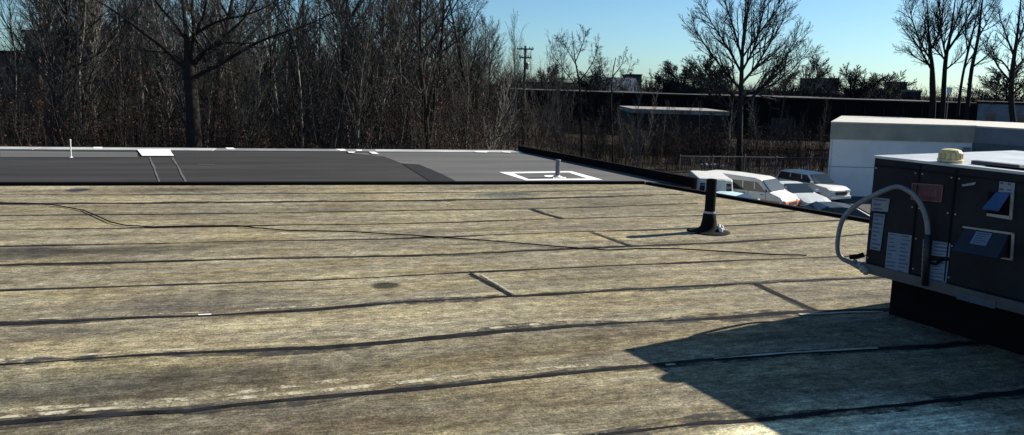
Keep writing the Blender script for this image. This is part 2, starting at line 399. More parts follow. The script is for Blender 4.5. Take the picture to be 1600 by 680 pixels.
# pale worn strip in the unit's shade and bright lap lines
M_SCUFF = MC['pale_scuff']
strip([(1115, 562), (1230, 553), (1370, 545)], .022, 'scuff', M_SCUFF, z=.011, seed=81, rag=.9)
strip([(1250, 493), (1320, 489), (1378, 488)], .04, 'scuff', M_SCUFF, z=.010, seed=82, rag=.8)
strip([(1040, 572), (1055, 571)], .03, 'scuff', M_SCUFF, z=.011, seed=83)
strip([(310, 493.8), (330, 493)], .018, 'scuff', M_WHITE, z=.012, seed=84, rag=.9)
strip([(960, 371), (1040, 367), (1095, 364)], .02, 'scuff', M_SCUFF, z=.010, seed=85)
# lines on new roof
M_GL = mat('grey_lap_line', (.09, .09, .088), .8, .3, 4, world=True)
strip([(234, 246), (241, 262), (250, 288)], .035, 'lap_line', M_GL, z=Z2, seed=90, rag=.5)
strip([(270, 247), (281, 266), (293, 288)], .035, 'lap_line', M_GL, z=Z2, seed=91, rag=.5)
strip([(700/4+135, 257.5), (740/4+150, 257.5)], .05, 'lap_line', M_GL, z=Z2, seed=92)
strip([(170, 288.4), (600, 287.6)], .03, 'lap_line', M_GL, z=Z2, seed=93)
# white primer patches
for pts in ([(214, 234.8), (266, 234.8), (268, 240), (272, 245), (222, 245), (218, 240)],
            [(146, 231.3), (160, 231.3), (160, 233.7), (146, 233.7)], [(352, 232.3), (364, 232.3), (368, 234.8), (356, 234.8)],
            [(524, 234.2), (538, 234.4), (541, 237), (532, 237)], [(543, 238.3), (556, 238.6), (552, 240.4), (545, 240)],
            [(555, 235.3), (565, 235.3), (566, 237.3), (558, 237.3)], [(576, 238.5), (586, 238.7), (592, 242), (582, 241.8)],
            [(740, 237.5), (764, 238.2), (760, 239.7), (744, 239.2)], [(784, 238), (797, 238.6), (798, 240), (786, 239.4)]):
    patch(pts, 'primer_patch', M_WHITE, .026)
# white frame painted round the small vent
fr = [(780, 269.5), (893, 268), (942, 281.5), (822, 282.5)]
inn = [(802, 271.5), (888, 270), (918, 279.5), (826, 280.5)]
o4 = [atz(*p) for p in fr]; i4 = [atz(*p) for p in inn]; mb = MB()
mb.add([(p.x, p.y, Z2) for p in o4+i4], [(0, 4, 5, 1), (1, 5, 6, 2), (2, 6, 7, 3), (3, 7, 4, 0)])
child(mb, 'primer_frame', M_WHITE, label='white primer square round the small vent')
patch([(850, 274.5), (864, 274.3), (866, 277), (884, 277.5), (885, 279.3), (864, 279.6), (864, 277.6), (852, 277)], 'primer_patch', M_WHITE, Z2)

# ------------------------------------------------------------------ roof vents and cable
M_PVC = mat('pale_pipe', (.6, .6, .58), .5, .2, 10)
M_BPIPE = mat('black_pipe', (.008, .008, .010), .85, .3, 9, spec=.08)
b = atz(1107, 362)
v = empty('vent_pipe', b, 0, 'tall black vent pipe with a flared tarred boot standing on the beige roof', 'vent pipe')
MB().lathe([(.075, 0), (.073, .1), (.072, .745), (.066, .75), (.06, .745), (.058, .6)], 20).build('pipe', M_BPIPE, v, smooth=False)
MB().lathe([(.30, .004), (.26, .012), (.16, .03), (.115, .08), (.098, .17), (.088, .26), (.076, .27)], 24).build('boot', M_BPIPE, v, smooth=True)
MB().lathe([(.081, 0), (.084, .02), (.081, .04)], 20, c=(0, 0, .255)).build('clamp', mat('dull_metal', (.35, .35, .36), .4, .2, 10, metal=.8), v)
k = MB()
for i in range(7):
    a = random.uniform(-.6, .9); r_ = random.uniform(.12, .2)
    k.lathe([(.008, 0), (.024, .008), (.02, .03), (.006, .045)], 7, c=(r_*math.cos(a), r_*math.sin(a)-.04, .02+.05*random.random()))
tag(k.build('sealant', M_WHITE, v), 'white sealant on the sunlit side')
b = atz(871, 277.5)
v = empty('vent_pipe', b, 0, 'short grey vent pipe in the white square on the newer roof', 'vent pipe')
MB().lathe([(.052, 0), (.052, .37), (.046, .372), (.044, .34)], 18).build('pipe', mat('grey_pipe', (.13, .13, .15), .4, .25, 8, metal=.3), v, smooth=False)
MB().lathe([(.12, .013), (.10, .02), (.06, .035), (.055, .05)], 18).build('flashing', M_PVC, v, smooth=True)
MB().lathe([(.056, .0), (.06, .012), (.06, .035), (.05, .045)], 18, c=(0, 0, .345)).build('cap', MC['grey_pipe'], v)
b = atz(111, 247)
v = empty('vent_pipe', b, 0, 'thin white upright pipe at the far left of the black roof', 'vent pipe')
MB().lathe([(.015, 0), (.014, .40), (.012, .405)], 12).build('pipe', M_PVC, v)
MB().lathe([(.05, .014), (.035, .02), (.02, .04)], 12).build('flashing', M_PVC, v)
MB().lathe([(.017, 0), (.02, .01), (.02, .03), (.01, .04)], 12, c=(0, 0, .39)).build('cap', M_PVC, v)
P = resample([(-60, 318), (40, 319), (85, 322), (130, 330), (155, 341), (172, 349), (195, 354), (240, 356.5), (300, 355), (370, 354.5), (400, 358), (450, 362), (550, 364), (650, 370), (700, 373.5), (740, 376),
  (800, 381), (870, 387), (950, 393), (1000, 390.5), (1060, 391), (1140, 396), (1210, 400), (1260, 401)], .2)
P = [p + Vector((0, 0, .017+.004*noise.noise(p))) for p in P]
tag(MB().tube(P, .008, 7).build('cable', M_EPDM), 'long black cable winding over the beige roof', 'cable')

# ------------------------------------------------------------------ rooftop air conditioning unit
co = aty(1350, 425, 6.4); H = 1.045; ZB = co.z
ux = Vector((.488, -.873, 0)).normalized(); uy = Vector((.873, .488, 0)).normalized()
rz = math.atan2(ux.y, ux.x)
UL, UD = 3.3, 2.3
U = empty('rooftop_air_conditioner', (co.x, co.y, 0), rz, 'large dark rooftop air conditioning unit with hooded openings and paper labels', 'air conditioner')
UI = (Matrix.Translation(U.location) @ Matrix.Rotation(rz, 4, 'Z')).inverted()
def face(px, py, off=0.0):      # point of the photo on the unit's front (plane local y = -off)
    d = ray(px, py); o = UI @ Vector((0, 0, CAMZ)); dd = UI.to_3x3() @ d
    t = (-off - o.y)/dd.y; return o + dd*t
M_CAB = mat('dark_painted_steel', (.016, .016, .021), .6, .35, 2.5, spec=.15)
M_CAB2 = mat('dark_seam_steel', (.008, .008, .011), .6, .3, 5, spec=.1)
M_TOP = mat('galvanised_top', (.46, .47, .48), .45, .25, 1.5, metal=.2)
M_RAIL = mat('base_rail_steel', (.055, .055, .065), .45, .3, 5)
M_PAPER = mat('white_paper', (.22, .24, .27), .7, .15, 6)
M_INK = mat('ink', (.06, .08, .13), .8)
M_GALV = mat('bare_metal', (.26, .26, .26), .4, .2, 8, metal=.3)
M_BLUE = mat('blue_film', (.035, .085, .19), .35, .2, 6)
M_BLUEP = mat('blue_white_label', (.14, .19, .26), .6, .15, 8)
M_HOLE = mat('dark_opening', (.008, .008, .009), .9, spec=.05)
fc = empty  # alias unused
cab = MB().box((UL/2, UD/2, ZB+.09+(H-.09)/2), (UL, UD, H-.09)).build('cabinet', M_CAB, U, bevel=.012)
MB().box((UL/2, UD/2, ZB+H+.004), (UL+.02, UD+.02, .022)).build('top_panel', M_TOP, U, bevel=.004)
MB().box((UL/2, -.003, ZB+.045), (UL+.01, .05, .088)).box((-.003, UD/2, ZB+.045), (.05, UD, .088)).build('base_rail', M_RAIL, U, bevel=.004)
CI = (.10, .22)
MB().box(((UL+CI[0])/2, (UD+CI[1])/2, (ZB)/2+.01), (UL-CI[0], UD-CI[1]-.1, ZB+.018)).build('roof_curb', mat('black_curb', (.008, .008, .009), .9, .2, 4, spec=.03), U)
# panel joints, screws
pj = MB()
for x in (.42, .72, 1.45, 2.3): pj.box((x, -.004, ZB+.09+(H-.1)/2), (.012, .012, H-.12))
pj.box((UL/2, -.004, ZB+H-.07), (UL-.02, .012, .01)); pj.build('panel_joint', M_CAB2, cab)
for x in [.03, .39, .45, .69, .75, 1.42, 1.48]:
    for z in (.14, .4, .66, .95):
        MB().box((x, -.004, ZB+z), (.012, .01, .012)).build('screw', M_GALV, cab)
def plate(pix, name, m, off=.004, parent=U, th=.004, lab=None):
    p = [face(*q) for q in pix]; mb = MB(); vs = [Vector((a.x, -off, a.z)) for a in p]+[Vector((a.x, -off-th, a.z)) for a in p]
    n = len(p)
    mb.add(vs, [tuple(range(n)), tuple(range(2*n-1, n-1, -1))]+[(i, n+i, n+(i+1) % n, (i+1) % n) for i in range(n)])
    o = mb.build(name, m, parent)
    if lab: o['label'] = lab
    return o
def lerp2(a, b, t): return (a[0]+(b[0]-a[0])*t, a[1]+(b[1]-a[1])*t)
def paper(q, rows, m=M_PAPER, seed=0, cols=1, name='label_sheet', off=.004, parent=U):
    # q: tl tr br bl in photo pixels ; printed lines as dark bars of uneven length
    o = plate(q, name, m, off, parent)
    rg = random.Random(seed); pts = []
    mb = MB()
    for r in range(rows):
        for c_ in range(cols):
            t0 = (r+.35)/rows; t1 = (r+.35+rg.uniform(.22, .4))/rows
            u0 = (c_+.1)/cols; u1 = (c_+rg.uniform(.45, .9))/cols
            qq = []
            for (u, t) in ((u0, t0), (u1, t0), (u1, t1), (u0, t1)):
                a = lerp2(q[0], q[1], u); b_ = lerp2(q[3], q[2], u); pa = face(*lerp2(a, b_, t)); qq.append(Vector((pa.x, -off-.0055, pa.z)))
            mb.add(qq, [(0, 1, 2, 3)])
    mb.build('lettering', M_INK, o); return o
paper([(1364, 308), (1391, 311), (1388, 331), (1362, 329)], 3, seed=1)
paper([(1366, 333), (1384, 335), (1376, 392), (1360, 389)], 9, seed=2, m=M_BLUEP)
paper([(1389, 363), (1427, 368), (1420, 428), (1383, 423)], 10, seed=3, m=M_BLUEP, cols=2)
paper([(1443, 374), (1450, 375), (1447, 438), (1440, 436)], 8, seed=4)
paper([(1458, 376), (1486, 380), (1484, 402), (1456, 399)], 4, seed=5, m=M_BLUEP)
paper([(1455, 408), (1483, 408), (1479, 443), (1452, 439)], 6, seed=6, m=M_BLUEP)
paper([(1563, 281), (1587, 284), (1585, 303), (1561, 300)], 2, seed=7, cols=2)
# red logo plate with worn lettering
M_RED = mat('dark_red', (.075, .014, .022), .5, .2, 20)
M_REDL = mat('worn_pale_red', (.20, .075, .085), .6, .2, 20)
lp = plate([(1426, 286), (1475, 289), (1472, 316), (1424, 312)], 'logo_plate', M_RED, .004, lab='dark red maker plate with worn pale lettering')
for q in ([(1426, 286), (1475, 289), (1475, 290.5), (1426, 287.5)], [(1424, 310.8), (1472, 314.6), (1472, 316), (1424, 312)],
          [(1426, 286), (1427.4, 286.2), (1425.6, 312), (1424, 312)], [(1473.4, 289), (1475, 289), (1472, 316), (1470.6, 315.6)]):
    plate(q, 'border', M_REDL, .0085, lp, .002)
lt = MB()
x = 1431.0
for ch, wch in (('R', 6), ('o', 4.6), ('n', 4.6), ('n', 4.6), ('o', 4.6), ('a', 4.6), ('d', 4.8)):   # blurred strokes at the size of the worn letters
    tall = ch in 'Rd'
    y0 = 294.2 + (x-1426)*.07; y1 = 305.2 + (x-1426)*.07
    top = y0 if tall else y0+3.4
    segs = [((x, top), (x+1.1, y1))]
    if ch in 'Rn': segs += [((x+wch-2.2, top+.8), (x+wch-1.2, y1)), ((x, top), (x+wch-1.4, top+1.2))]
    if ch in 'oa': segs += [((x+wch-2.2, top), (x+wch-1.2, y1)), ((x, top), (x+wch-1.4, top+1.2)), ((x, y1-1.2), (x+wch-1.2, y1))]
    if ch == 'd': segs = [((x+wch-2.2, y0-1), (x+wch-1, y1)), ((x, top+3), (x+1.1, y1)), ((x, y1-1.2), (x+wch-1.2, y1)), ((x, top+3), (x+wch-1.4, top+4.2))]
    for (a0, b0), (a1, b1) in segs:
        qq = [face(a, b_) for a, b_ in ((a0, b0), (a1, b0), (a1, b1), (a0, b1))]
        lt.add([Vector((p.x, -.0100, p.z)) for p in qq], [(0, 1, 2, 3)])
    x += wch
lt.build('lettering', M_REDL, lp)
plate([(1503, 288.5), (1526, 284.5), (1523, 289), (1505, 291.5)], 'sticker', M_PAPER, .004, lab='small torn sticker')
# flap 1: small blue door tilted open over a framed opening
def P3(px, py, off): p = face(px, py, off); return p
def solid_quad(pts, n_, th, name, m, parent, lab=None):
    a = [Vector(p) for p in pts]; b_ = [p + n_*th for p in a]; mb = MB(); mb.hexa(a+b_)
    o = mb.build(name, m, parent)
    if lab: o['label'] = lab
    return o
f1 = plate([(1545, 300), (1586, 303), (1583, 343), (1543, 336)], 'opening', M_HOLE, .003)
for q in ([(1544, 333), (1582, 338), (1582, 343.5), (1543, 337)], [(1581, 303), (1586, 303.5), (1583, 343), (1578.5, 342)]):
    plate(q, 'frame', M_GALV, .006, f1, .012)
a1, a2 = P3(1556, 302, .01), P3(1579, 302, .01)
b1, b2 = P3(1535, 327, .13), P3(1560, 331, .13)
fl = solid_quad([a1, a2, b2, b1], Vector((0, -.3, .5)).normalized(), .008, 'flap', M_BLUE, U, 'small flap with blue protective film, hanging open')
# flap 2: wide intake hood with label
f2 = plate([(1507, 355), (1587, 366), (1584, 406), (1500, 392)], 'opening', M_HOLE, .003)
for q in ([(1505, 353), (1587, 364), (1587, 367.5), (1507, 356)], [(1582.5, 364), (1587, 364.5), (1584, 407), (1580, 406)], [(1562, 401), (1584, 404.5), (1584, 407), (1562, 403.5)]):
    plate(q, 'frame', M_GALV, .006, f2, .012)
M_HOOD = mat('hood_steel', (.013, .018, .03), .5, .25, 5)
a1, a2 = P3(1508, 358, .01), P3(1577, 367, .01)
b1, b2 = P3(1487, 392, .17), P3(1559, 405, .17)
nn = Vector((0, -.45, .6)).normalized()
hd = solid_quad([a1, a2, b2, b1], nn, .008, 'intake_hood', M_HOOD, U)
MB().add([a2, b2, Vector((a2.x, a2.y, b2.z))], [(0, 1, 2)]).build('side_cheek', M_HOOD, hd)
def on_hood(u, t, lift): return a1.lerp(a2, u).lerp(b1.lerp(b2, u), t) + nn*lift
MB().add([on_hood(.30, .08, .012), on_hood(.66, .08, .012), on_hood(.66, .62, .012), on_hood(.30, .62, .012)], [(0, 1, 2, 3)]).build('label_sheet', M_BLUEP, hd)
mb = MB()
for r in range(5):
    t = .14+.095*r; u1 = .60-.05*(r % 3)
    mb.add([on_hood(.34, t, .0135), on_hood(u1, t, .0135), on_hood(u1, t+.035, .0135), on_hood(.34, t+.035, .0135)], [(0, 1, 2, 3)])
mb.build('lettering', M_INK, hd)
plate([(1500, 455), (1560, 470), (1558, 482), (1498, 466)], 'rail_plate', mat('slate_plate', (.05, .065, .10), .5, .2, 6), .030)
# whip conduit
cp = [(1311, 345), (1307, 372), (1308, 392), (1318, 406), (1334, 413), (1349, 417)]
M_COND = mat('grey_conduit', (.17, .18, .19), .55, .2, 12)
p3 = [face(1450, 368, .05), face(1448, 345, .06), face(1440, 322, .08), face(1428, 305, .10), face(1414, 295.5, .12), face(1400, 292, .15),
      face(1384, 297, .18), face(1364, 306, .20), face(1345, 316, .22), face(1327, 330, .22), face(1316, 345, .22), face(1310, 368, .20), face(1309, 392, .16),
      face(1316, 404, .12), face(1330, 411, .07), face(1347, 421, .02)]
def smooth_path(p, n=5):
    out = []
    for i in range(len(p)-1):
        q0, q1, q2, q3 = p[max(i-1, 0)], p[i], p[i+1], p[min(i+2, len(p)-1)]
        for j in range(n):
            t = j/n; out.append(.5*((2*q1)+(q2-q0)*t+(2*q0-5*q1+4*q2-q3)*t*t+(3*q1-q0-3*q2+q3)*t**3))
    out.append(p[-1]); return out
MB().tube(smooth_path(p3), .021, 10).build('conduit', M_COND, U, smooth=True)
MB().tube([face(1450, 366, .05), face(1448, 400, .045), face(1445, 446, .04)], .026, 10).build('conduit', mat('black_conduit', (.01, .01, .012), .5), U, smooth=True)
k = MB()
for (px_, py_, s_) in ((1343, 414, .03), (1349, 420, .035), (1336, 409, .022), (1353, 424, .03)):
    k.lathe([(s_*.6, -s_), (s_, -s_*.4), (s_, s_*.4), (s_*.5, s_)], 8, c=tuple(face(px_, py_, .03)))
k.build('fitting', M_GALV, U)
MB().tube([face(1472, 405, .02), face(1462, 413, .035), face(1455, 411, .03)], .012, 6).build('wire', M_EPDM, U)
q = face(1345, 372, .0)
MB().box((-.05, .18, ZB+.24), (.05, .06, .34)).build('drain_pipe', M_PVC, U, bevel=.01)
MB().tube([face(1350, 398, .0), face(1340, 401, .03), face(1328, 402, .05)], .022, 8).build('drain_stub', M_EPDM, U, smooth=True)
# hat-like yellow gas vent cap on the top edge and a dark strip behind it
pc = UI @ atz(1478, 254, ZB+H+.015)
M_YEL = mat('cream_yellow_plastic', (.62, .50, .24), .5, .3, 14)
YS = .82
yc = empty('gas_vent', U.matrix_basis @ Vector((pc.x, .13, ZB+H+.016)), rz, 'cream yellow ribbed cap sitting on the front edge of the air conditioner', 'vent cap')
yc.scale = (YS, YS, YS)
MB().lathe([(.10, 0), (.115, .005), (.118, .03), (.10, .035), (.098, .09), (.102, .10), (.085, .125), (.05, .135), (.01, .138)], 22).build('dome', M_YEL, yc, smooth=False)
k = MB()
for i in range(12):
    a = i*math.pi/6; k.box((.101*math.cos(a), .101*math.sin(a), .062), (.012, .012, .055))
k.build('rib', mat('dull_yellow', (.45, .36, .18), .5), yc)
pb = empty('steel_bracket', U.matrix_basis @ Vector((pc.x+.32, .22, ZB+H+.016)), rz, 'grey flat steel bracket lying on top of the unit beside the yellow cap', 'bracket')
MB().box((0, 0, .015), (.36, .09, .03)).build('plate', M_RAIL, pb, bevel=.004)
MB().box((.22, -.10, .008), (.5, .025, .016)).build('rod', M_EPDM, pb)

# ------------------------------------------------------------------ white building
def lin(p, q_, t): return p + (q_-p)*t
WB = empty('white_building', (0, 0, 0), label='white one-storey commercial building with a tan fascia band behind the air conditioner', cat='building')
p0 = aty(1300, 190, 45.); p1 = aty(1522, 199, 45.6)
ztop = p0.z; p1.z = ztop; D1 = (p1-p0).normalized(); D1.z = 0
side = Vector((.62, -.785, 0)).normalized()
p2 = p1 + side*9
perp = Vector((-D1.y, D1.x, 0))
vr = Vector((p0.x, p0.y, 0)).normalized(); bk = p0 + (vr*13)
fp = [(p0.x, p0.y), (p1.x, p1.y), (p1.x+2, p1.y+12), (bk.x+.8, bk.y)]
wing = [(p1.x+.02, p1.y), (p2.x, p2.y), (p2.x+8, p2.y+12), (p1.x+2.02, p1.y+12)]
WB2 = WB
def off_poly(poly, d_):
    cx = sum(p[0] for p in poly)/len(poly); cy = sum(p[1] for p in poly)/len(poly); out = []
    for x, y in poly:
        v_ = Vector((x-cx, y-cy)); v_ = v_*(1+d_/v_.length); out.append((cx+v_.x, cy+v_.y))
    return out
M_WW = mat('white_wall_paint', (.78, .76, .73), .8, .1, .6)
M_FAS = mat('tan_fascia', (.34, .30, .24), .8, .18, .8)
M_CAP = mat('pale_cap', (.5, .47, .42), .6, .1, 2)
MB().prism(fp, GZ, ztop-1.08).build('wall', M_WW, WB)
MB().prism(off_poly(fp, .10), ztop-1.08, ztop-.10).build('fascia', M_FAS, WB)
MB().prism(off_poly(fp, .16), ztop-.10, ztop).build('roof_cap', M_CAP, WB)
M_WF = mat('shaded_side_fascia', (.15, .17, .20), .7, .15, .8); M_WG = mat('shaded_side_wall', (.085, .115, .135), .8, .15, .6)  # side face darker and bluer: its shade is put into these colours
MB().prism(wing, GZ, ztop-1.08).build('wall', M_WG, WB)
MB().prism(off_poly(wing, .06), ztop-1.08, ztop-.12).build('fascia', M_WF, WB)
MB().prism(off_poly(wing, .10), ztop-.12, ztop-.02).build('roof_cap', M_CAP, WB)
k = MB()
for z in (-2.62,): 
    a = p0 - perp*.012; b_ = p1 - perp*.012
    k.add([(a.x, a.y, z), (b_.x, b_.y, z), (b_.x, b_.y, z+.05), (a.x, a.y, z+.05)], [(0, 1, 2, 3)])
k.build('wall_joint', mat('grey_joint', (.30, .32, .36), .8), WB)
wp = aty(1510, 237, 45.3)
MB().box((wp.x, wp.y-.03, wp.z), (.45, .08, .55)).build('wall_vent', mat('vent_grey', (.16, .18, .22), .6), WB)
k = MB(); a = p0 - perp*.02 + D1*.12
k.box((a.x, a.y, (GZ+ztop-1.1)/2), (.08, .06, ztop-1.1-GZ)); k.build('downpipe', M_PVC, WB)

# ------------------------------------------------------------------ vehicles
def glassm(): return mat('car_glass', (.012, .018, .022), .08, spec=.6)
def paint(n, c): return mat(n, c, .5, .10, 3, spec=.3)
M_TYRE = mat('tyre', (.015, .015, .015), .9); M_RIM = mat('rim', (.4, .4, .42), .35, metal=.7)
M_HL = mat('headlight_lens', (.75, .78, .8), .1); M_TL = mat('tail_lens', (.3, .02, .02), .2); M_TRIM = mat('black_trim', (.02, .02, .022), .6)
def body_mesh(side_pts, W, taper_z, top_in):
    # side profile (x, z) lofted over the width with tumblehome above taper_z and rounded plan ends
    n = len(side_pts); mb = MB(); rows = [(-1, 0), (-.94, .6), (-.55, 1), (0, 1.0), (.55, 1), (.94, .6), (1, 0)]
    zs = [p[1] for p in side_pts]; zt = max(zs); xm = max(abs(p[0]) for p in side_pts)
    for (fy, k_) in rows:
        for (x, z) in side_pts:
            t = max(0, (z-taper_z)/(zt-taper_z)); y = fy*W/2*(1-top_in*t)
            sh = 1 - (.035*(1-k_)); zz = z - (1-k_)*.03*(1 if z > taper_z*.9 else 0)
            bow = (1-abs(fy)**3)*.07*(1 if x > 0 else -1)*(abs(x)/xm)**3
            mb.v.append((x*sh+bow, y, zz))
    r = len(rows)
    for i in range(r-1):
        for j in range(n): a = i*n+j; b_ = i*n+(j+1) % n; mb.f.append((a, a+n, b_+n, b_))
    mb.f.append(tuple(range(n))); mb.f.append(tuple(range((r-1)*n+n-1, (r-1)*n-1, -1)))
    return mb
def car(kind, px, py_base_hint, Y, head, pm, label, name, zoff=0, stripe=None, sc=1.0):
    # head: heading angle of the nose; px: photo column of the middle; Y distance
    p = aty(px, 300, Y)
    W = {'sedan': 1.82, 'suv': 1.9, 'van': 2.0, 'box': 2.1}[kind]
    c = empty(name, (p.x, p.y, GZ+.066+zoff), head, label, {'sedan': 'car', 'suv': 'car', 'van': 'van', 'box': 'van'}[kind], 'vehicles parked in the lot below the roof')
    if kind == 'sedan':
        prof = [(-2.3, .35), (-2.32, .75), (-2.2, .98), (-1.65, 1.03), (-.95, 1.40), (-.3, 1.46), (.3, 1.42), (1.05, 1.02), (1.9, .90), (2.25, .74), (2.3, .45), (2.2, .28), (-2.2, .28)]
        tz, gl = .98, [(-1.48, 1.03), (-.88, 1.36), (.25, 1.38), (.92, 1.03)]; ws = ((1.02, 1.05), (.33, 1.41)); rs = ((-1.62, 1.06), (-1.0, 1.385)); wb, wr = 1.36, .32; hz = .66
    elif kind == 'suv':
        prof = [(-2.25, .45), (-2.3, .95), (-2.2, 1.15), (-1.95, 1.66), (-1.6, 1.73), (.1, 1.73), (.5, 1.68), (1.1, 1.12), (2.0, 1.03), (2.28, .88), (2.32, .5), (2.2, .36), (-2.2, .36)]
        tz, gl = 1.12, [(-1.98, 1.15), (-1.82, 1.60), (.38, 1.62), (.95, 1.14)]; ws = ((1.08, 1.16), (.55, 1.65)); rs = ((-2.18, 1.18), (-1.98, 1.62)); wb, wr = 1.38, .36; hz = .82
    elif kind == 'van':
        prof = [(-2.6, .45), (-2.65, 1.2), (-2.6, 1.9), (-2.45, 2.04), (-1.0, 2.08), (.9, 2.04), (1.25, 1.95), (1.85, 1.32), (2.45, 1.14), (2.62, .95), (2.66, .5), (2.5, .35), (-2.5, .35)]
        tz, gl = 1.25, [(-.6, 1.28), (-.55, 1.80), (1.05, 1.82), (1.62, 1.3)]; ws = ((1.84, 1.36), (1.28, 1.92)); rs = ((-2.64, 1.3), (-2.61, 1.85)); wb, wr = 1.6, .36; hz = .88
    else:
        prof = [(-2.7, .5), (-2.72, 1.2), (-2.72, 2.1), (-2.6, 2.2), (1.2, 2.2), (1.4, 2.1), (1.95, 1.38), (2.5, 1.2), (2.66, .95), (2.66, .5), (2.5, .38), (-2.5, .38)]
        tz, gl = 1.35, [(.5, 1.35), (.5, 1.9), (1.1, 1.9), (1.65, 1.36)]; ws = ((1.9, 1.44), (1.42, 2.04)); rs = ((-2.73, 1.35), (-2.73, 1.95)); wb, wr = 1.6, .36; hz = .9
    ti = .16 if kind in ('sedan', 'suv') else .10
    zt = max(q[1] for q in prof)
    bo = body_mesh(prof, W, tz, ti).build('body', pm, c, smooth=False, bevel=.035)
    def yat(z): return W/2*(1-ti*max(0, (z-tz)/(zt-tz)))
    for s in (-1, 1):
        mb = MB(); n = len(gl)
        vs = [Vector((x, s*(yat(z)+.004), z)) for x, z in gl]+[Vector((x, s*(yat(z)+.012), z)) for x, z in gl]
        mb.add(vs, [tuple(range(n)), tuple(range(2*n-1, n-1, -1))]+[(i, n+i, n+(i+1) % n, (i+1) % n) for i in range(n)])
        g_ = mb.build('side_window', glassm(), bo)
        mb = MB()
        for f_ in (.36, .68):
            xa = gl[0][0]+(gl[3][0]-gl[0][0])*f_; mb.box((xa, s*(yat((gl[0][1]+gl[1][1])/2)+.01), (gl[0][1]+gl[1][1])/2), (.06, .03, gl[1][1]-gl[0][1]))
        mb.build('pillar', pm, bo)
        mb = MB()
        for f_ in (.0, .5, 1.0):
            xa = gl[0][0]+.1+(gl[3][0]-gl[0][0]-.1)*f_; mb.box((xa, s*(W/2+.002), (gl[0][1]+.42)/2), (.022, .008, gl[0][1]-.42))
        mb.box((0, s*(W/2+.004), .40), (3.6, .02, .12)); mb.build('door_gap', M_TRIM, bo)
        for f_ in (.40, .9):
            xa = gl[0][0]+(gl[3][0]-gl[0][0])*f_; MB().box((xa, s*(W/2+.02), gl[0][1]-.12), (.18, .03, .035)).build('door_handle', M_TRIM, bo)
    for (lo, hi), nm, sg in ((ws, 'windscreen', 1), (rs, 'rear_window', -1)):
        nrm_ = Vector((hi[1]-lo[1], 0, lo[0]-hi[0]))*sg; nrm_.normalize(); o_ = nrm_*.075
        mb = MB(); ya, yb = yat(lo[1])*.88, yat(hi[1])*.88
        A4 = [Vector((lo[0], -ya, lo[1])), Vector((lo[0], ya, lo[1])), Vector((hi[0], yb, hi[1])), Vector((hi[0], -yb, hi[1]))]
        mb.hexa([v_ + o_*.02 for v_ in A4] + [v_+o_*.5 for v_ in A4]); mb.build(nm, glassm(), bo)
    nose = max(q[0] for q in prof); tail = min(q[0] for q in prof)
    for s in (-1, 1):
        MB().box((nose-.03, s*(W/2-.30), hz), (.22, .34, .14)).build('headlight', M_HL, bo, bevel=.02)
        MB().box((tail+.06, s*(W/2-.2), hz+.08), (.16, .22, .2)).build('tail_light', M_TL, bo, bevel=.02)
        MB().box((ws[0][0]-.12, s*(W/2+.1), ws[0][1]+.06), (.1, .2, .15)).build('wing_mirror', M_TRIM if kind in ('van', 'box') else pm, bo, bevel=.02)
        for x in (-wb, wb):
            Mx = Matrix.Translation((x, s*(W/2-.10), wr)) @ Matrix.Rotation(math.pi/2, 4, 'X')
            wh = MB().lathe([(wr*.62, -.11), (wr*.95, -.11), (wr, -.07), (wr, .07), (wr*.95, .11), (wr*.62, .11)], 20, M=Mx).build('wheel', M_TYRE, c)
            MB().lathe([(wr*.6, -.10), (wr*.55, .0), (wr*.6, .10)], 12, M=Mx @ Matrix.Translation((0, 0, -s*.02))).build('rim', M_RIM, wh)
    MB().box((nose+.0, 0, hz-.12), (.2, W*.5, .22)).build('grille', M_TRIM, bo, bevel=.02)
    MB().box((nose-.02, 0, .42), (.24, W*.94, .2)).build('bumper', M_TRIM if kind == 'van' else pm, bo, bevel=.04)
    c.scale = (sc, sc, sc)
    if stripe:
        for s in (-1, 1): MB().box((0, s*(W/2+.003), .72), (4.9, .012, .34)).build('stripe', stripe, bo)
        MB().box((nose+.02, 0, .74), (.14, W*.9, .30)).build('stripe', stripe, bo, bevel=.02)
    return c
P_W = paint('white_paint', (.56, .56, .54)); P_S = paint('silver_paint', (.42, .45, .47)); P_B = paint('pale_blue_paint', (.42, .58, .64)); P_N = paint('navy_paint', (.012, .03, .05))
P_O = paint('orange_paint', (.62, .19, .07))
car('box', 1105, 0, 38.6, R(84), P_W, sc=.88, label= 'boxy white van with dark glass at the left end of the parked vehicles', name='parked_van')
car('van', 1168, 0, 38.7, R(-46), P_W, sc=.93, label= 'white van with an orange stripe round its lower body, behind the pale blue car', name='parked_van', stripe=P_O)
car('sedan', 1146, 0, 34.6, R(-36), P_B, 'pale blue car with a bright bonnet parked in front of the white vans', 'parked_car')
car('sedan', 1234, 0, 39.6, R(-72), P_S, 'silver car between the striped van and the white sport utility car', 'parked_car')
car('suv', 1266, 0, 43.6, R(-64), P_W, sc=.93, label= 'white sport utility car beside the corner of the white building', name='parked_car')
car('sedan', 1298, 0, 32.3, R(178), P_N, 'dark navy car standing in the shade in front of the white building', 'parked_car')

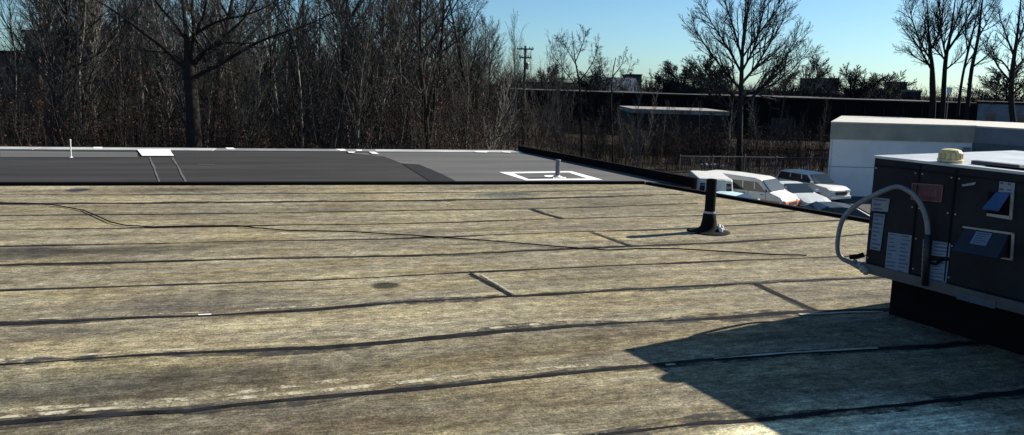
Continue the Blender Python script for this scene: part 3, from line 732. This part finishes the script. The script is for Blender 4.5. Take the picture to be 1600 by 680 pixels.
# ------------------------------------------------------------------ trees
def bark(n, c, c2): return mat(n, c, .95, .0, 6, c2=c2, spec=.1)
B_DK = bark('dark_bark', (.032, .027, .025), (.016, .014, .013))
B_BR = bark('brown_bark', (.046, .041, .037), (.020, .018, .017))
B_GR = bark('grey_bark', (.25, .235, .205), (.06, .052, .045))
B_TW = bark('twig_bark', (.058, .054, .051), (.024, .022, .022))
def rv(rg): return Vector((rg.gauss(0, 1), rg.gauss(0, 1), rg.gauss(0, 1)))
def grow(mb, p, d, L, r, lev, cfg, rg):
    n = cfg['seg'][lev]; pts = [p.copy()]; rad = [r]; st = L/n; d = d.normalized()
    for i in range(n):
        d = (d + rv(rg)*cfg['wob'][lev] + Vector((0, 0, cfg['up'][lev]))).normalized(); p = p + d*st; pts.append(p.copy())
        rad.append(max(cfg['rmin'], r*(1-(i+1)/n*.8)))
    mb.tube(pts, rad, cfg['side'][lev], cap=False)
    kids(mb, pts, rad, L, lev, cfg, rg)
def kids(mb, pts, rad, L, lev, cfg, rg, t0=None):
    if lev+1 >= len(cfg['seg']): return
    n = cfg['kid'][lev]; t0 = cfg['t0'][lev] if t0 is None else t0; seg = len(pts)-1
    for j in range(n):
        t = t0 + (1-t0)*(j+rg.random())/n; i = min(seg-1, int(t*seg)); f = t*seg-i
        q_ = pts[i].lerp(pts[i+1], f); ax = (pts[i+1]-pts[i]).normalized()
        side_ = ax.orthogonal().normalized(); side_.rotate(Matrix.Rotation(rg.random()*6.283, 3, ax))
        an = R(rg.uniform(*cfg['ang'][lev])); dd = ax*math.cos(an)+side_*math.sin(an)
        l2 = L*cfg['len'][lev]*(1.1-.65*t)*rg.uniform(.7, 1.2); rr = max(cfg['rmin'], min(rad[i]*.75, l2*cfg['rl']))
        grow(mb, q_, dd, l2, rr, lev+1, cfg, rg)
CF_FOREST = dict(seg=[9, 6, 4, 3], side=[7, 4, 3, 3], wob=[.05, .10, .14, .16], up=[.04, .09, .06, .03], kid=[26, 10, 8], t0=[.22, .2, .15], ang=[(30, 58), (25, 50), (25, 50)], len=[.34, .42, .45], rmin=.006, rl=.017)
CF_SAP = dict(seg=[8, 5, 3], side=[5, 3, 3], wob=[.05, .09, .14], up=[.05, .11, .06], kid=[34, 11], t0=[.08, .1], ang=[(18, 42), (20, 45)], len=[.30, .36], rmin=.006, rl=.012)
CF_FAN = dict(seg=[9, 7, 5, 4, 3], side=[9, 5, 4, 3, 3], wob=[.03, .045, .05, .06, .07], up=[.04, .06, .05, .04, .03], kid=[15, 12, 9, 4], t0=[.28, .12, .15, .2], ang=[(22, 46), (18, 38), (18, 40), (20, 40)], len=[.62, .52, .50, .50], rmin=.0095, rl=.022)
CF_FAR = dict(seg=[6, 5, 4, 3], side=[5, 3, 3, 3], wob=[.05, .06, .07, .08], up=[.04, .06, .05, .04], kid=[24, 15, 9], t0=[.10, .12, .1], ang=[(25, 72), (20, 45), (20, 45)], len=[.62, .52, .48], rmin=.017, rl=.020)
def proto(cfg, Hh, r, seed, bm, tm, stems=1, name='bare_tree'):
    rg = random.Random(seed); root = empty(name, (0, 0, 0)); tr = MB(); cr = MB()
    for s in range(stems):
        p = Vector((rg.uniform(-.3, .3), rg.uniform(-.3, .3), 0))*(stems > 1)
        d = (Vector((0, 0, 1)) + Vector((rg.uniform(-1, 1), rg.uniform(-1, 1), 0))*(.03 if stems == 1 else .2)).normalized()
        n = cfg['seg'][0]; pts = [p]; rad = [r*1.25]; hh = Hh*(1 if s == 0 else rg.uniform(.6, 1)); rs_ = r*(1 if s == 0 else .8)
        for i in range(n):
            d = (d + rv(rg)*cfg['wob'][0] + Vector((0, 0, cfg['up'][0]))).normalized(); p = p+d*hh/n; pts.append(p.copy()); rad.append(max(cfg['rmin'], rs_*(1-(i+1)/n*.85)))
        tr.tube(pts, rad, cfg['side'][0], cap=False); kids(cr, pts, rad, hh, 0, cfg, rg)
    tr.build('trunk', bm, root, smooth=True); cr.build('crown', tm, root)
    return root
PF = [proto(CF_FOREST, 14, .17, 1, B_DK, B_TW), proto(CF_FOREST, 13, .13, 2, B_BR, B_TW), proto(CF_FOREST, 15, .20, 3, B_GR, B_TW), proto(CF_FOREST, 12, .10, 4, B_DK, B_TW)]
PS = [proto(CF_SAP, 9.5, .055, 11, B_GR, B_BR, 1), proto(CF_SAP, 8.5, .045, 12, B_BR, B_TW, 3), proto(CF_SAP, 7.5, .04, 13, B_GR, B_TW, 2), proto(CF_SAP, 9, .06, 14, B_GR, B_GR, 1)]
used = set()
ADJ_T = {0: 'tall dark upswept bare tree', 1: 'narrow brown-barked bare tree', 2: 'tall grey-barked bare tree', 3: 'slender dark bare tree'}
ADJ_S = {0: 'pale thin leafless young tree', 1: 'brown many-stemmed leafless young tree', 2: 'low grey leafless young tree', 3: 'straight pale-stemmed leafless young tree'}
def place(root, x, y, s, rz_, label, group, key, sz=None):
    o = root if key not in used else copy_tree(root); used.add(key)
    o.location = (x, y, gz(x, y)-.1); o.rotation_euler = (random.uniform(-.05, .05), random.uniform(-.05, .05), rz_); o.scale = (s, s, sz or s)
    tag(o, label, 'tree', group); return o
rg = random.Random(21); n_done = 0; pts_used = []
def forest(n, y0, y1, protos, adj, grp, key, xpix=(-70, 800), s=(.8, 1.2), mind=.9):
    got = 0
    for _ in range(n*8):
        if got >= n: break
        px_ = rg.uniform(*xpix); Y = math.sqrt(rg.uniform(y0*y0, y1*y1)); p = aty(px_, 150, Y)
        if any((p.x-a)**2+(p.y-b_)**2 < mind*mind for a, b_ in pts_used): continue
        pts_used.append((p.x, p.y)); i = rg.randrange(len(protos)); ss = rg.uniform(*s)
        if key == 'f' and i == 2 and (px_ > 600 or Y < 40): continue
        if px_ > 700: ss *= 1-.35*(px_-700)/100
        side_ = 'left' if px_ < 400 else 'right'
        dep = 'near the roof, in the %s half of the wood' if Y < y0+(y1-y0)*.35 else 'deep in the %s half of the wood'
        if px_ < 72 and (key == 'f' or rg.random() < .6): continue
        place(protos[i], p.x, p.y, ss, rg.random()*6.28, adj[i]+' '+dep % side_, grp[i], (key, i)); got += 1
forest(50, 29, 66, PF, ADJ_T, {i: 'grown bare trees of the wood, kind %s' % 'abcd'[i] for i in range(4)}, 'f', (-60, 770), (.75, 1.15), 1.6)
forest(150, 28, 62, PS, ADJ_S, {i: 'young bare trees of the wood, kind %s' % 'abcd'[i] for i in range(4)}, 's', (-60, 800), (.7, 1.15), .7)

CF_HERO = dict(seg=[9, 7, 5, 4, 3], side=[10, 6, 4, 3, 3], wob=[.03, .08, .10, .11, .12], up=[.04, .06, .05, .04, .02], kid=[12, 11, 9, 6], t0=[.3, .25, .15, .15], ang=[(25, 50), (25, 55), (25, 55), (25, 60)], len=[.6, .42, .42, .45], rmin=.0055, rl=.016)
def custom_tree(name, Y, trunk, limbs, cfg, bm, tm, label, group=None, seed=1, depth=.25, lev=1, kid=None):
    rg = random.Random(seed); root = empty(name, (0, 0, 0), 0, label, 'tree', group)
    base = aty(*trunk[0][:2], Y); base.z = gz(base.x, base.y)-.1
    tp = [base]+[aty(a, b_, Y) for a, b_, _ in trunk]; tr_ = [trunk[0][2]*1.25]+[t[2] for t in trunk]
    root.location = base
    loc = [p-base for p in tp]
    T = MB(); T.tube(smooth_path(loc, 4), [tr_[0]+(tr_[-1]-tr_[0])*0 if False else interp(tr_, i/(4*(len(loc)-1))) for i in range(4*(len(loc)-1)+1)], 12, cap=False)
    C_ = MB(); LM = MB()
    for (pts, r0, r1) in limbs:
        dy = rg.uniform(-1, 1)*depth*Y*.25; n = len(pts); q_ = []
        for i, (a, b_) in enumerate(pts): q_.append(aty(a, b_, Y+dy*(i/(n-1))**1.2) - base)
        sp_ = smooth_path(q_, 3); rd = [r0+(r1-r0)*i/(len(sp_)-1) for i in range(len(sp_))]
        LM.tube(sp_, rd, 8, cap=False)
        Lg = sum((sp_[i+1]-sp_[i]).length for i in range(len(sp_)-1))
        k0 = cfg['kid'][lev-1]; cc = dict(cfg); cc['kid'] = list(cfg['kid']); 
        if kid: cc['kid'][lev-1] = max(3, int(kid*Lg))
        kids(C_, sp_, rd, Lg*.9, lev-1, cc, rg, .12)
    T.build('trunk', bm, root, smooth=True); LM.build('limb', bm, root, smooth=True); C_.build('crown', tm, root)
    return root
def interp(l, t):
    x = t*(len(l)-1); i = min(len(l)-2, int(x)); return l[i]+(l[i+1]-l[i])*(x-i)
custom_tree('bare_tree', 26.5, [(303, 228, .27), (301, 170, .24), (296, 110, .22), (294, 85, .14), (292, 60, .10)], [
    ([(296, 112), (288, 106), (251, 71), (225, 52), (201, 34), (170, 12), (150, 0)], .09, .02),
    ([(294, 75), (289, 60), (268, 32), (244, 3), (228, -25)], .07, .02),
    ([(294, 90), (291, 50), (286, 10), (282, -40)], .11, .03), ([(297, 90), (303, 50), (300, 5), (305, -45)], .10, .03),
    ([(299, 60), (318, 25), (325, -10), (340, -50)], .06, .02),
    ([(299, 126), (318, 113), (346, 99), (392, 72), (431, 55), (480, 39), (520, 20)], .085, .015),
    ([(299, 104), (307, 92), (321, 79), (349, 67), (380, 68), (408, 66)], .07, .015),
    ([(300, 110), (315, 88), (345, 62), (380, 30), (400, 2), (415, -20)], .07, .02),
    ([(303, 62), (312, 49), (346, 32), (392, 21), (434, 0), (460, -25)], .06, .015),
    ([(290, 100), (270, 85), (240, 80), (200, 76)], .035, .01)],
    CF_HERO, B_DK, B_TW, 'big spreading bare tree with a thick dark trunk just beyond the roof edge', seed=5, lev=2, kid=3.2)
custom_tree('bare_tree', 58, [(1155, 256, .24), (1156, 200, .22), (1158, 140, .19), (1160, 80, .13), (1164, 30, .07), (1167, -20, .03)], [
    ([(1157, 160), (1140, 146), (1115, 128), (1092, 98)], .10, .02), ([(1158, 140), (1135, 115), (1105, 75), (1085, 45)], .12, .02),
    ([(1159, 115), (1140, 80), (1118, 45), (1098, 15)], .10, .02), ([(1160, 95), (1148, 50), (1135, 10), (1128, -20)], .10, .02),
    ([(1158, 165), (1180, 148), (1205, 120), (1228, 88), (1245, 60)], .13, .02), ([(1159, 130), (1180, 105), (1205, 65), (1228, 25)], .12, .02),
    ([(1160, 110), (1178, 75), (1190, 30), (1200, -20)], .10, .02), ([(1162, 70), (1168, 20), (1170, -30)], .10, .03),
    ([(1160, 150), (1195, 138), (1235, 112), (1262, 80)], .09, .02), ([(1157, 172), (1130, 165), (1100, 140), (1078, 112)], .08, .02),
    ([(1160, 90), (1195, 40), (1225, 2), (1245, -15)], .08, .02)],
    CF_FAN, B_BR, B_TW, 'large fan-shaped bare tree standing alone against the sky above the parked vans', seed=8, lev=2, kid=3.4)
custom_tree('bare_tree', 88, [(1457, 170, .38), (1457, 130, .34), (1456, 100, .24), (1452, 70, .15), (1450, 30, .08), (1447, -15, .03)], [
    ([(1456, 110), (1445, 90), (1428, 62), (1412, 38)], .15, .02), ([(1456, 96), (1440, 70), (1425, 30), (1420, 5)], .12, .02),
    ([(1455, 80), (1450, 40), (1440, -5)], .12, .02), ([(1457, 75), (1470, 40), (1475, -10)], .16, .03),
    ([(1457, 105), (1435, 92), (1408, 78)], .12, .02)], CF_FAN, B_DK, B_TW, 'thick-trunked bare tree on the left of the pair above the white building', seed=9, lev=2, kid=2.2)
custom_tree('bare_tree', 90, [(1473, 170, .30), (1475, 130, .28), (1478, 90, .24), (1484, 60, .16), (1490, 20, .09), (1496, -30, .04)], [
    ([(1478, 90), (1472, 60), (1468, 20), (1460, -15)], .12, .02), ([(1484, 62), (1495, 30), (1505, 0), (1510, -20)], .13, .02),
    ([(1480, 80), (1500, 50), (1518, 15), (1528, -10)], .16, .03), ([(1476, 110), (1500, 90), (1520, 60)], .12, .02),
    ([(1478, 95), (1455, 70), (1435, 50)], .12, .02)], CF_FAN, B_DK, B_TW, 'forked bare tree on the right of the pair above the white building', seed=10, lev=2, kid=2.2)
custom_tree('bare_tree', 84, [(1498, 165, .16), (1504, 120, .14), (1515, 70, .12), (1530, 10, .06), (1540, -40, .03)], [
    ([(1506, 110), (1520, 85), (1545, 60)], .08, .02), ([(1512, 80), (1508, 40), (1512, 0)], .08, .02), ([(1522, 45), (1545, 15), (1560, -15)], .07, .02)],
    CF_FAN, B_DK, B_TW, 'thin right-leaning bare tree beside the forked tree', seed=11, lev=2, kid=1.7)
custom_tree('bare_tree', 80, [(1512, 165, .22), (1518, 110, .20), (1528, 60, .15), (1535, 0, .08), (1540, -40, .04)], [
    ([(1520, 105), (1545, 85), (1570, 60)], .10, .02), ([(1528, 60), (1545, 30), (1560, 0)], .10, .02), ([(1524, 80), (1505, 50), (1500, 20)], .08, .02)],
    CF_FAN, B_DK, B_TW, 'tall bare tree with a dark leaning trunk left of the bluish gable', seed=12, lev=2, kid=1.7)
custom_tree('bare_tree', 62, [(1585, 215, .24), (1580, 160, .22), (1582, 110, .19), (1590, 50, .10), (1596, -10, .04)], [
    ([(1581, 130), (1560, 105), (1545, 75)], .12, .02), ([(1582, 115), (1605, 85), (1625, 50)], .12, .02), ([(1585, 90), (1570, 50), (1560, 20)], .10, .02),
    ([(1586, 80), (1600, 40), (1610, 0)], .10, .02), ([(1580, 150), (1555, 145), (1535, 120)], .08, .02), ([(1583, 120), (1565, 95), (1545, 88), (1535, 60)], .08, .02), ([(1580, 150), (1600, 130), (1630, 110)], .08, .02)],
    CF_FAN, B_DK, B_TW, 'dense dark bare tree at the right edge of the view', seed=13, lev=2, kid=2.4)
custom_tree('bare_tree', 52, [(909, 235, .09), (908, 180, .085), (905, 130, .07), (898, 90, .04), (894, 48, .012)], [
    ([(906, 140), (885, 115), (862, 82)], .05, .012), ([(905, 128), (925, 100), (935, 70)], .05, .012), ([(902, 105), (885, 75), (875, 58)], .04, .012),
    ([(900, 95), (912, 65), (915, 48)], .04, .012), ([(906, 150), (930, 130), (945, 105)], .04, .012), ([(907, 155), (880, 140), (860, 110)], .04, .012)],
    CF_HERO, B_BR, B_TW, 'small vase-shaped bare tree right of the utility pole', seed=14, lev=2, kid=4)
custom_tree('bare_tree', 56, [(958, 235, .06), (955, 170, .055), (957, 120, .045), (962, 90, .03)], [
    ([(956, 135), (940, 110), (932, 85)], .04, .012), ([(957, 120), (972, 100), (975, 80)], .04, .012), ([(956, 145), (975, 125), (985, 100)], .03, .012)],
    CF_HERO, B_BR, B_TW, 'low slight bare tree right of the vase-shaped tree', seed=15, lev=2, kid=4)
# saplings in front of the dark warehouse
rg = random.Random(5)
for i, (px_, Y) in enumerate([(806, 50), (840, 46), (850, 57), (862, 52), (872, 60), (935, 55), (985, 58), (1010, 62), (1035, 60), (1065, 58), (1100, 64), (1185, 66), (1215, 60), (1250, 64), (790, 44), (1140, 60), (1285, 66), (880, 49), (925, 64), (1000, 54)]):
    p = aty(px_, 200, Y); j = i % 4; s = .55+.25*rg.random()
    if px_ < 830 or px_ in (840, 862): s = .95
    place(PS[j], p.x, p.y, s, rg.random()*6, ADJ_S[j]+' in front of the dark warehouse', 'young trees by the warehouse, kind %s' % 'abcd'[j], ('s', j))
# distant crowns on the skyline
PD = [proto(CF_FAR, 7.5, .22, 31, B_DK, B_TW), proto(CF_FAR, 6.5, .2, 32, B_DK, B_TW)]
def skyline(px_, base, top, Y, i, label, wf=1.0):
    p = aty(px_, base, Y); q_ = aty(px_, top, Y); z0 = gz(p.x, p.y)
    Hh = q_.z - z0; s = Hh/((7.5, 6.5)[i]*1.25)
    key = ('d', i); o = PD[i] if key not in used else copy_tree(PD[i]); used.add(key)
    o.location = (p.x, p.y, z0); o.scale = (s*wf*1.3, s*wf*1.3, s); o.rotation_euler = (0, 0, px_*.37); tag(o, label, 'tree', 'rounded bare trees on the skyline')
for a in [(1062, 150, 92, 120, 0, 'rounded dark bare tree on the skyline left of the large fan-shaped tree', 1.1), (1095, 150, 86, 118, 1, 'dense round bare tree just left of the large fan-shaped tree', 1.2), (1125, 150, 98, 125, 0, 'dense bare tree behind the large fan-shaped tree', 1.1),
          (1272, 150, 86, 150, 1, 'pale hazy rounded bare tree left of the small block on the skyline', .8), (1330, 155, 102, 120, 1, 'dense low bare tree right of the small block on the skyline', 1.0), (1362, 155, 110, 118, 0, 'dense low bare tree in the middle of the gap in the skyline', 1.2), (1385, 155, 112, 125, 1, 'low bare tree left of the paired tall trees', 1.0),
          (1570, 165, 100, 120, 1, 'dense bare tree behind the bluish gable', 1.2), (1225, 150, 108, 130, 0, 'low bare tree under the right side of the large fan-shaped tree', 1.0),
          (850, 140, 96, 120, 0, 'low bare tree behind the vase-shaped tree', 1.0), (925, 140, 106, 120, 1, 'low bare tree left of the blue gabled roof', 1.3), (1035, 140, 112, 120, 1, 'low bare tree right of the blue gabled roof', 1.2)]: skyline(*a)

# masses nobody could count
def mass(name, n, xr, yr, h, seed, m, twigs=5, rad=.03, leaves=0, lm=None, zfun=gz, tw=.35):
    rg = random.Random(seed); mb = MB(); lv = MB()
    for i in range(n):
        px_ = rg.uniform(*xr); Y = rg.uniform(*yr); p = aty(px_, 150, Y); p.z = zfun(p.x, p.y)-.1
        Hh = h(px_, rg); d = (Vector((0, 0, 1))+rv(rg)*.12).normalized(); pts = [p.copy()]
        for k_ in range(4): d = (d+rv(rg)*.09+Vector((0, 0, .05))).normalized(); pts.append(pts[-1]+d*Hh/4)
        mb.tube(pts, [rad*(1-.2*k_) for k_ in range(5)], 3, cap=False)
        for k_ in range(twigs):
            t = rg.uniform(.1, 1); j = min(3, int(t*4)); q_ = pts[j].lerp(pts[j+1], t*4-j); dd = (rv(rg)+Vector((0, 0, 1.1))).normalized(); l_ = Hh*tw*rg.uniform(.4, 1)*(1.1-.6*t)
            mid = q_+dd*l_*.5+rv(rg)*l_*.05; en = q_+dd*l_+rv(rg)*l_*.12+Vector((0, 0, .1*l_)); mb.tube([q_, mid, en], [rad*.4, rad*.3, rad*.15], 3, cap=False)
            if leaves:
                for z in range(leaves):
                    c_ = q_.lerp(en, rg.random())+rv(rg)*.08; a_ = rv(rg).normalized()*.05; b_ = rv(rg).normalized()*.04
                    lv.add([c_-a_, c_+b_, c_+a_, c_-b_], [(0, 1, 2, 3)])
    o = mb.build(name, m); tag(o, kind='stuff')
    if leaves: tag(lv.build(name.split('_')[0]+'_leaves', lm), kind='stuff')
    return o
M_RUST = mat('rust_leaves', (.10, .040, .028), .9, .0, .22, c2=(.020, .018, .015), world=True, spec=.1)
def h1(px_, rg):
    t = 1.0
    if px_ > 600: t = 1-.5*sm(600, 800, px_)
    if px_ < 60: t = .55
    return rg.uniform(4.5, 8.5)*t
mass('distant_woods', 2600, (-140, 790), (66, 95), h1, 3, B_DK, 7, .07, tw=.3)
mass('undergrowth', 2100, (-60, 800), (27, 46), lambda p_, r_: r_.uniform(1.5, 4.4)*(.75+.6*noise.noise(Vector((p_*.013, 8, 0)))+.25), 4, B_BR, 7, .014, 2, M_RUST)
mass('thicket', 1700, (800, 1330), (56, 71), lambda p_, r_: r_.uniform(1.4, 3.9), 6, B_BR, 8, .02, 1, M_RUST)
mass('distant_hedgerow', 2900, (780, 1720), (128, 160), lambda p_, r_: r_.uniform(5.6, 8.6)*(.9+.2*noise.noise(Vector((p_*.02, 3, 0)))), 7, B_DK, 8, .085, tw=.33)

# ------------------------------------------------------------------ far buildings
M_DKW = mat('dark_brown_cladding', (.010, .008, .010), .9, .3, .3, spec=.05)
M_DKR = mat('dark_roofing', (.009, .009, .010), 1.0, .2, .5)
def quadbox(name, x0, x1, ytop, Y0, dep, mwall, mroof, label, zb=None, slope=0, trim=.25, parent=None, over=.15):
    a = aty(x0, ytop, Y0); b_ = aty(x1, ytop, Y0); zt = (a.z+b_.z)/2; zb_ = zb if zb is not None else min(gz(a.x, Y0), gz(b_.x, Y0), gz(a.x, Y0+dep))-.3
    r_ = empty(name, ((a.x+b_.x)/2, Y0, zb_), 0, label, 'building')
    W_ = (b_.x-a.x)
    MB().box((0, dep/2, (zt-zb_-trim)/2), (W_, dep, zt-zb_-trim)).build('wall', mwall, r_)
    MB().box((0, dep/2, zt-zb_-trim/2+.002), (W_+over*2, dep+over*2, trim)).build('roof', mroof, r_)
    return r_, W_, zt-zb_
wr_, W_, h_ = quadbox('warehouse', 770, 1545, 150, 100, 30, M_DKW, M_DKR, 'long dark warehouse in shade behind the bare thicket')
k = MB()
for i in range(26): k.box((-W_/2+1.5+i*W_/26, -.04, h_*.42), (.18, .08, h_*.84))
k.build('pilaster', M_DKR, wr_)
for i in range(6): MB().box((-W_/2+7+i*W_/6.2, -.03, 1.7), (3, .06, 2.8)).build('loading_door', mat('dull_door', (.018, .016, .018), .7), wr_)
sh, W_, h_ = quadbox('storage_shed', 990, 1137, 172, 72, 9, mat('brown_shed', (.018, .013, .011), .9, .3, 1), mat('pale_shed_roof', (.24, .22, .20), .8, .6, 1.5), 'low shed with a sunlit pale roof edge among the thicket', trim=.42)
for i in range(3): MB().box((-W_/2+1.5+i*3, -.03, 1.1), (.9, .06, 2.0)).build('door', M_DKR, sh)
# gabled building with bluish roof
def gable(name, x0, x1, yeave, yridge, Y0, dep, mw, mr, label):
    a = aty(x0, yeave, Y0); b_ = aty(x1, yeave, Y0); zr = aty((x0+x1)/2, yridge, Y0+dep/2).z; ze = (a.z+b_.z)/2; zb = gz(a.x, Y0)-.3
    r_ = empty(name, ((a.x+b_.x)/2, Y0, zb), 0, label, 'building'); W_ = b_.x-a.x; e = ze-zb; rr = zr-zb
    mb = MB().box((0, dep/2, e/2), (W_, dep, e)); mb.add([(-W_/2, 0, e), (-W_/2, dep, e), (-W_/2, dep/2, rr), (W_/2, 0, e), (W_/2, dep, e), (W_/2, dep/2, rr)], [(0, 1, 2), (3, 5, 4)])
    mb.build('wall', mw, r_)
    o_ = .3; MB().add([(-W_/2-o_, -o_, e-.05), (W_/2+o_, -o_, e-.05), (W_/2+o_, dep/2, rr+.1), (-W_/2-o_, dep/2, rr+.1), (-W_/2-o_, dep+o_, e-.05), (W_/2+o_, dep+o_, e-.05)], [(0, 1, 2, 3), (3, 2, 5, 4)]).build('roof', mr, r_)
    return r_
gable('gabled_building', 935, 1003, 146, 122, 150, 22, mat('slate_wall', (.04, .05, .065), .8, .2, .3), mat('blue_grey_roof', (.045, .065, .09), .6, .2, .3), 'distant building with a blue-grey pitched roof left of the large fan-shaped tree')
quadbox('industrial_block', 985, 1003, 116, 165, 12, mat('dark_block_wall', (.022, .026, .032), .8), M_DKR, 'small dark rooftop block beside the blue-grey pitched roof')
bl, W_, h_ = quadbox('industrial_block', 1287, 1311, 122, 170, 14, mat('blue_block_wall', (.030, .045, .065), .8, .2, .3), M_DKR, 'small square blue-grey block on the skyline between two rounded trees')
quadbox('industrial_block', 1407, 1418, 128, 190, 8, MC['dark_block_wall'], M_DKR, 'tiny dark block on the skyline left of the paired tall trees')
quadbox('distant_warehouse', 1190, 1290, 142, 150, 12, MC['slate_wall'], mat('pale_far_roof', (.20, .20, .21), .7, .2, .3), 'far low building with a pale roof edge left of the small block', trim=.35)
quadbox('distant_warehouse', 1360, 1440, 140, 150, 12, MC['slate_wall'], MC['pale_far_roof'], 'far low building with a pale roof edge left of the paired tall trees', trim=.35)
quadbox('distant_warehouse', 780, 900, 128, 150, 20, MC['slate_wall'], M_DKR, 'far low grey building behind the utility pole')
hb, W_, h_ = quadbox('pale_house', 1541, 1640, 160, 78, 9, mat('bluish_siding', (.17, .19, .23), .8, .3, 1.2), M_DKR, 'bluish pale house behind the bare tree at the right edge')
hb.rotation_euler.z = -R(33); hb.scale = (1.05, 1, 1)
MB().box((-W_/2+1.2, -.03, h_-2.0), (.8, .08, 1.5)).build('window', glassm(), hb)
MB().box((-W_/2+4.0, -.03, h_-2.0), (.8, .08, 1.5)).build('window', glassm(), hb)
# left house behind the wood
hl, W_, h_ = quadbox('brown_house', 38, 118, 48, 68, 10, mat('dark_house_wall', (.045, .04, .045), .8, .2, .6), M_DKR, 'tall dark flat-roofed building behind the wood at the far left')
for i in range(3): MB().box((-W_/2+1+i*1.7, -.03, h_-1.6), (.8, .08, 1.0)).build('window', glassm(), hl)
hl2, W_, h_ = quadbox('brown_house', -120, 60, 78, 66, 9, mat('brown_house_wall', (.07, .045, .035), .8, .2, .6), M_DKR, 'lower brown flat-roofed building running off the left edge')
for i in range(5): MB().box((-W_/2+1+i*2, -.03, h_-2), (.9, .08, 1.1)).build('window', glassm(), hl2)
a = aty(108, 52, 60); b_ = aty(112, 82, 60)
pst = empty('white_flue', (a.x, 60, gz(a.x, 60)), 0, 'narrow sunlit white flue rising among the trees at the far left', 'flue')
g0 = gz(a.x, 60)
MB().tube([(0, 0, 0), (0, 0, b_.z-g0)], .05, 8).build('post', B_DK, pst)
MB().tube([(.12, 0, b_.z-g0), (0, 0, (a.z+b_.z)/2-g0), (-.12, 0, a.z-g0)], [.18, .2, .16], 10).build('flue', M_WHITE, pst)
# pinkish sign by the paired trees
a = aty(1483, 141, 84); g0 = gz(a.x, 84)
sg = empty('road_sign', (a.x, 84, g0), 0, 'small white diamond sign between the paired tall trees', 'sign')
MB().tube([(0, 0, 0), (0, 0, a.z-g0)], .04, 6).build('post', M_GALV, sg)
MB().box((0, -.06, a.z-g0), (.62, .03, .62), None).build('panel', M_WHITE, sg)

# ------------------------------------------------------------------ utility pole
a = aty(821, 72, 60); bb = aty(818, 195, 60); g0 = gz(a.x, 60)
up = empty('utility_pole', (bb.x, 60, g0), 0, 'wooden utility pole with two crossarms at the right end of the wood', 'utility pole')
hh = a.z-g0; lx = a.x-bb.x
MB().tube([(0, 0, 0), (lx*.5, 0, hh*.5), (lx, 0, hh)], [.15, .12, .09], 10).build('pole', B_BR, up, smooth=True)
for z, wd in ((hh-.25, 1.35), (hh-.95, 1.0)):
    ar = MB().box((lx, -.1, z), (wd, .09, .11)).build('crossarm', B_BR, up)
    k = MB()
    for s in (-1, -.55, .55, 1): k.lathe([(.03, 0), (.05, .03), (.03, .08), (.045, .12), (.01, .15)], 8, c=(lx+s*wd/2*.92, -.1, z+.055))
    k.build('insulator', mat('insulator_grey', (.25, .25, .26), .3), ar)
MB().lathe([(.13, 0), (.14, .05), (.14, .5), (.1, .56)], 12, c=(lx+.2, -.1, hh-1.9)).build('transformer', MC['dull_metal'], up)

p2_ = copy_tree(up); q_ = aty(150, 60, 64); p2_.location = (q_.x, 64, gz(q_.x, 64)); p2_['label'] = 'wooden utility pole half hidden in the wood near the left edge'
p3_ = copy_tree(up); q3 = aty(-420, 60, 60); p3_.location = (q3.x, 60, gz(q3.x, 60)); p3_['label'] = 'wooden utility pole outside the wood beyond the left edge'
for k_, zo in enumerate((hh-.15, hh-.15, hh-.85)):
    oy = (-.55, .55, .45)[k_]; a_ = Vector((q3.x+oy, 59.9, p3_.location.z+zo)); b_ = Vector((q_.x+oy, 63.9, p2_.location.z+zo))
    pts = [a_.lerp(b_, t/24)-Vector((0, 0, 1.6*(t/24)*(1-t/24))) for t in range(25)]
    tag(MB().tube(pts, .016, 5).build('power_line', M_EPDM), ('upper power line crossing the sky at the far left', 'second power line close under the upper one at the far left', 'lowest power line crossing the sky at the far left')[k_], 'power line', 'power lines at the far left')
# ------------------------------------------------------------------ chain link fence and kerb stones
fa = aty(1062, 262, 50); fb = aty(1310, 250, 52); fa.z = fb.z = 0
fe = empty('chain_link_fence', (fa.x, fa.y, GZ), math.atan2(fb.y-fa.y, fb.x-fa.x), 'chain link fence on thin grey posts behind the parked vehicles', 'fence')
FLn = (fb-fa).length
M_FP = mat('fence_steel', (.16, .16, .16), .5, .2, 4)
for i in range(6): MB().lathe([(.035, 0), (.033, 1.85), (.04, 1.87), (.01, 1.93)], 8, c=(i*FLn/5, 0, 0)).build('post', M_FP, fe)
MB().tube([(0, 0, 1.82), (FLn, 0, 1.82)], .022, 6).build('rail', M_FP, fe)
k = MB(); n = int(FLn/.16)
for i in range(-11, n+1):
    for s in (0, 1):
        x0 = i*.16; x1 = x0+1.75
        q0 = max(0, -x0)/1.75; q1 = min(1, (FLn-x0)/1.75)
        if q1 <= q0: continue
        za, zb_ = (q0*1.75+.04, q1*1.75+.04) if s == 0 else (1.79-q0*1.75, 1.79-q1*1.75)
        k.tube([(x0+q0*1.75, .02, za), (x0+q1*1.75, .02, zb_)], .0025, 3, cap=False)
k.build('wire_mesh', M_FP, fe)
rg = random.Random(3)
st0 = None
for i, px_ in enumerate([1096, 1103, 1110, 1116, 1122, 1129, 1136]):
    p = aty(px_, 258+(1116-px_)*.04, 60)
    if st0 is None:
        mb = MB().lathe([(.16, 0), (.17, .15), (.14, .3), (.07, .36)], 8); st0 = mb.build('marker_stone', mat('pale_stone', (.5, .48, .44), .9, .2, 5)); o = st0
    else: o = st0.copy(); col.objects.link(o)
    o.location = (p.x, p.y, gz(p.x, p.y)-.03); s = rg.uniform(.8, 1.15); o.scale = (s, s, s); tag(o, 'small pale stone in the short row behind the fence', 'stone', 'row of pale marker stones')

# ------------------------------------------------------------------ dashed finishing
bpy.context.view_layer.update()
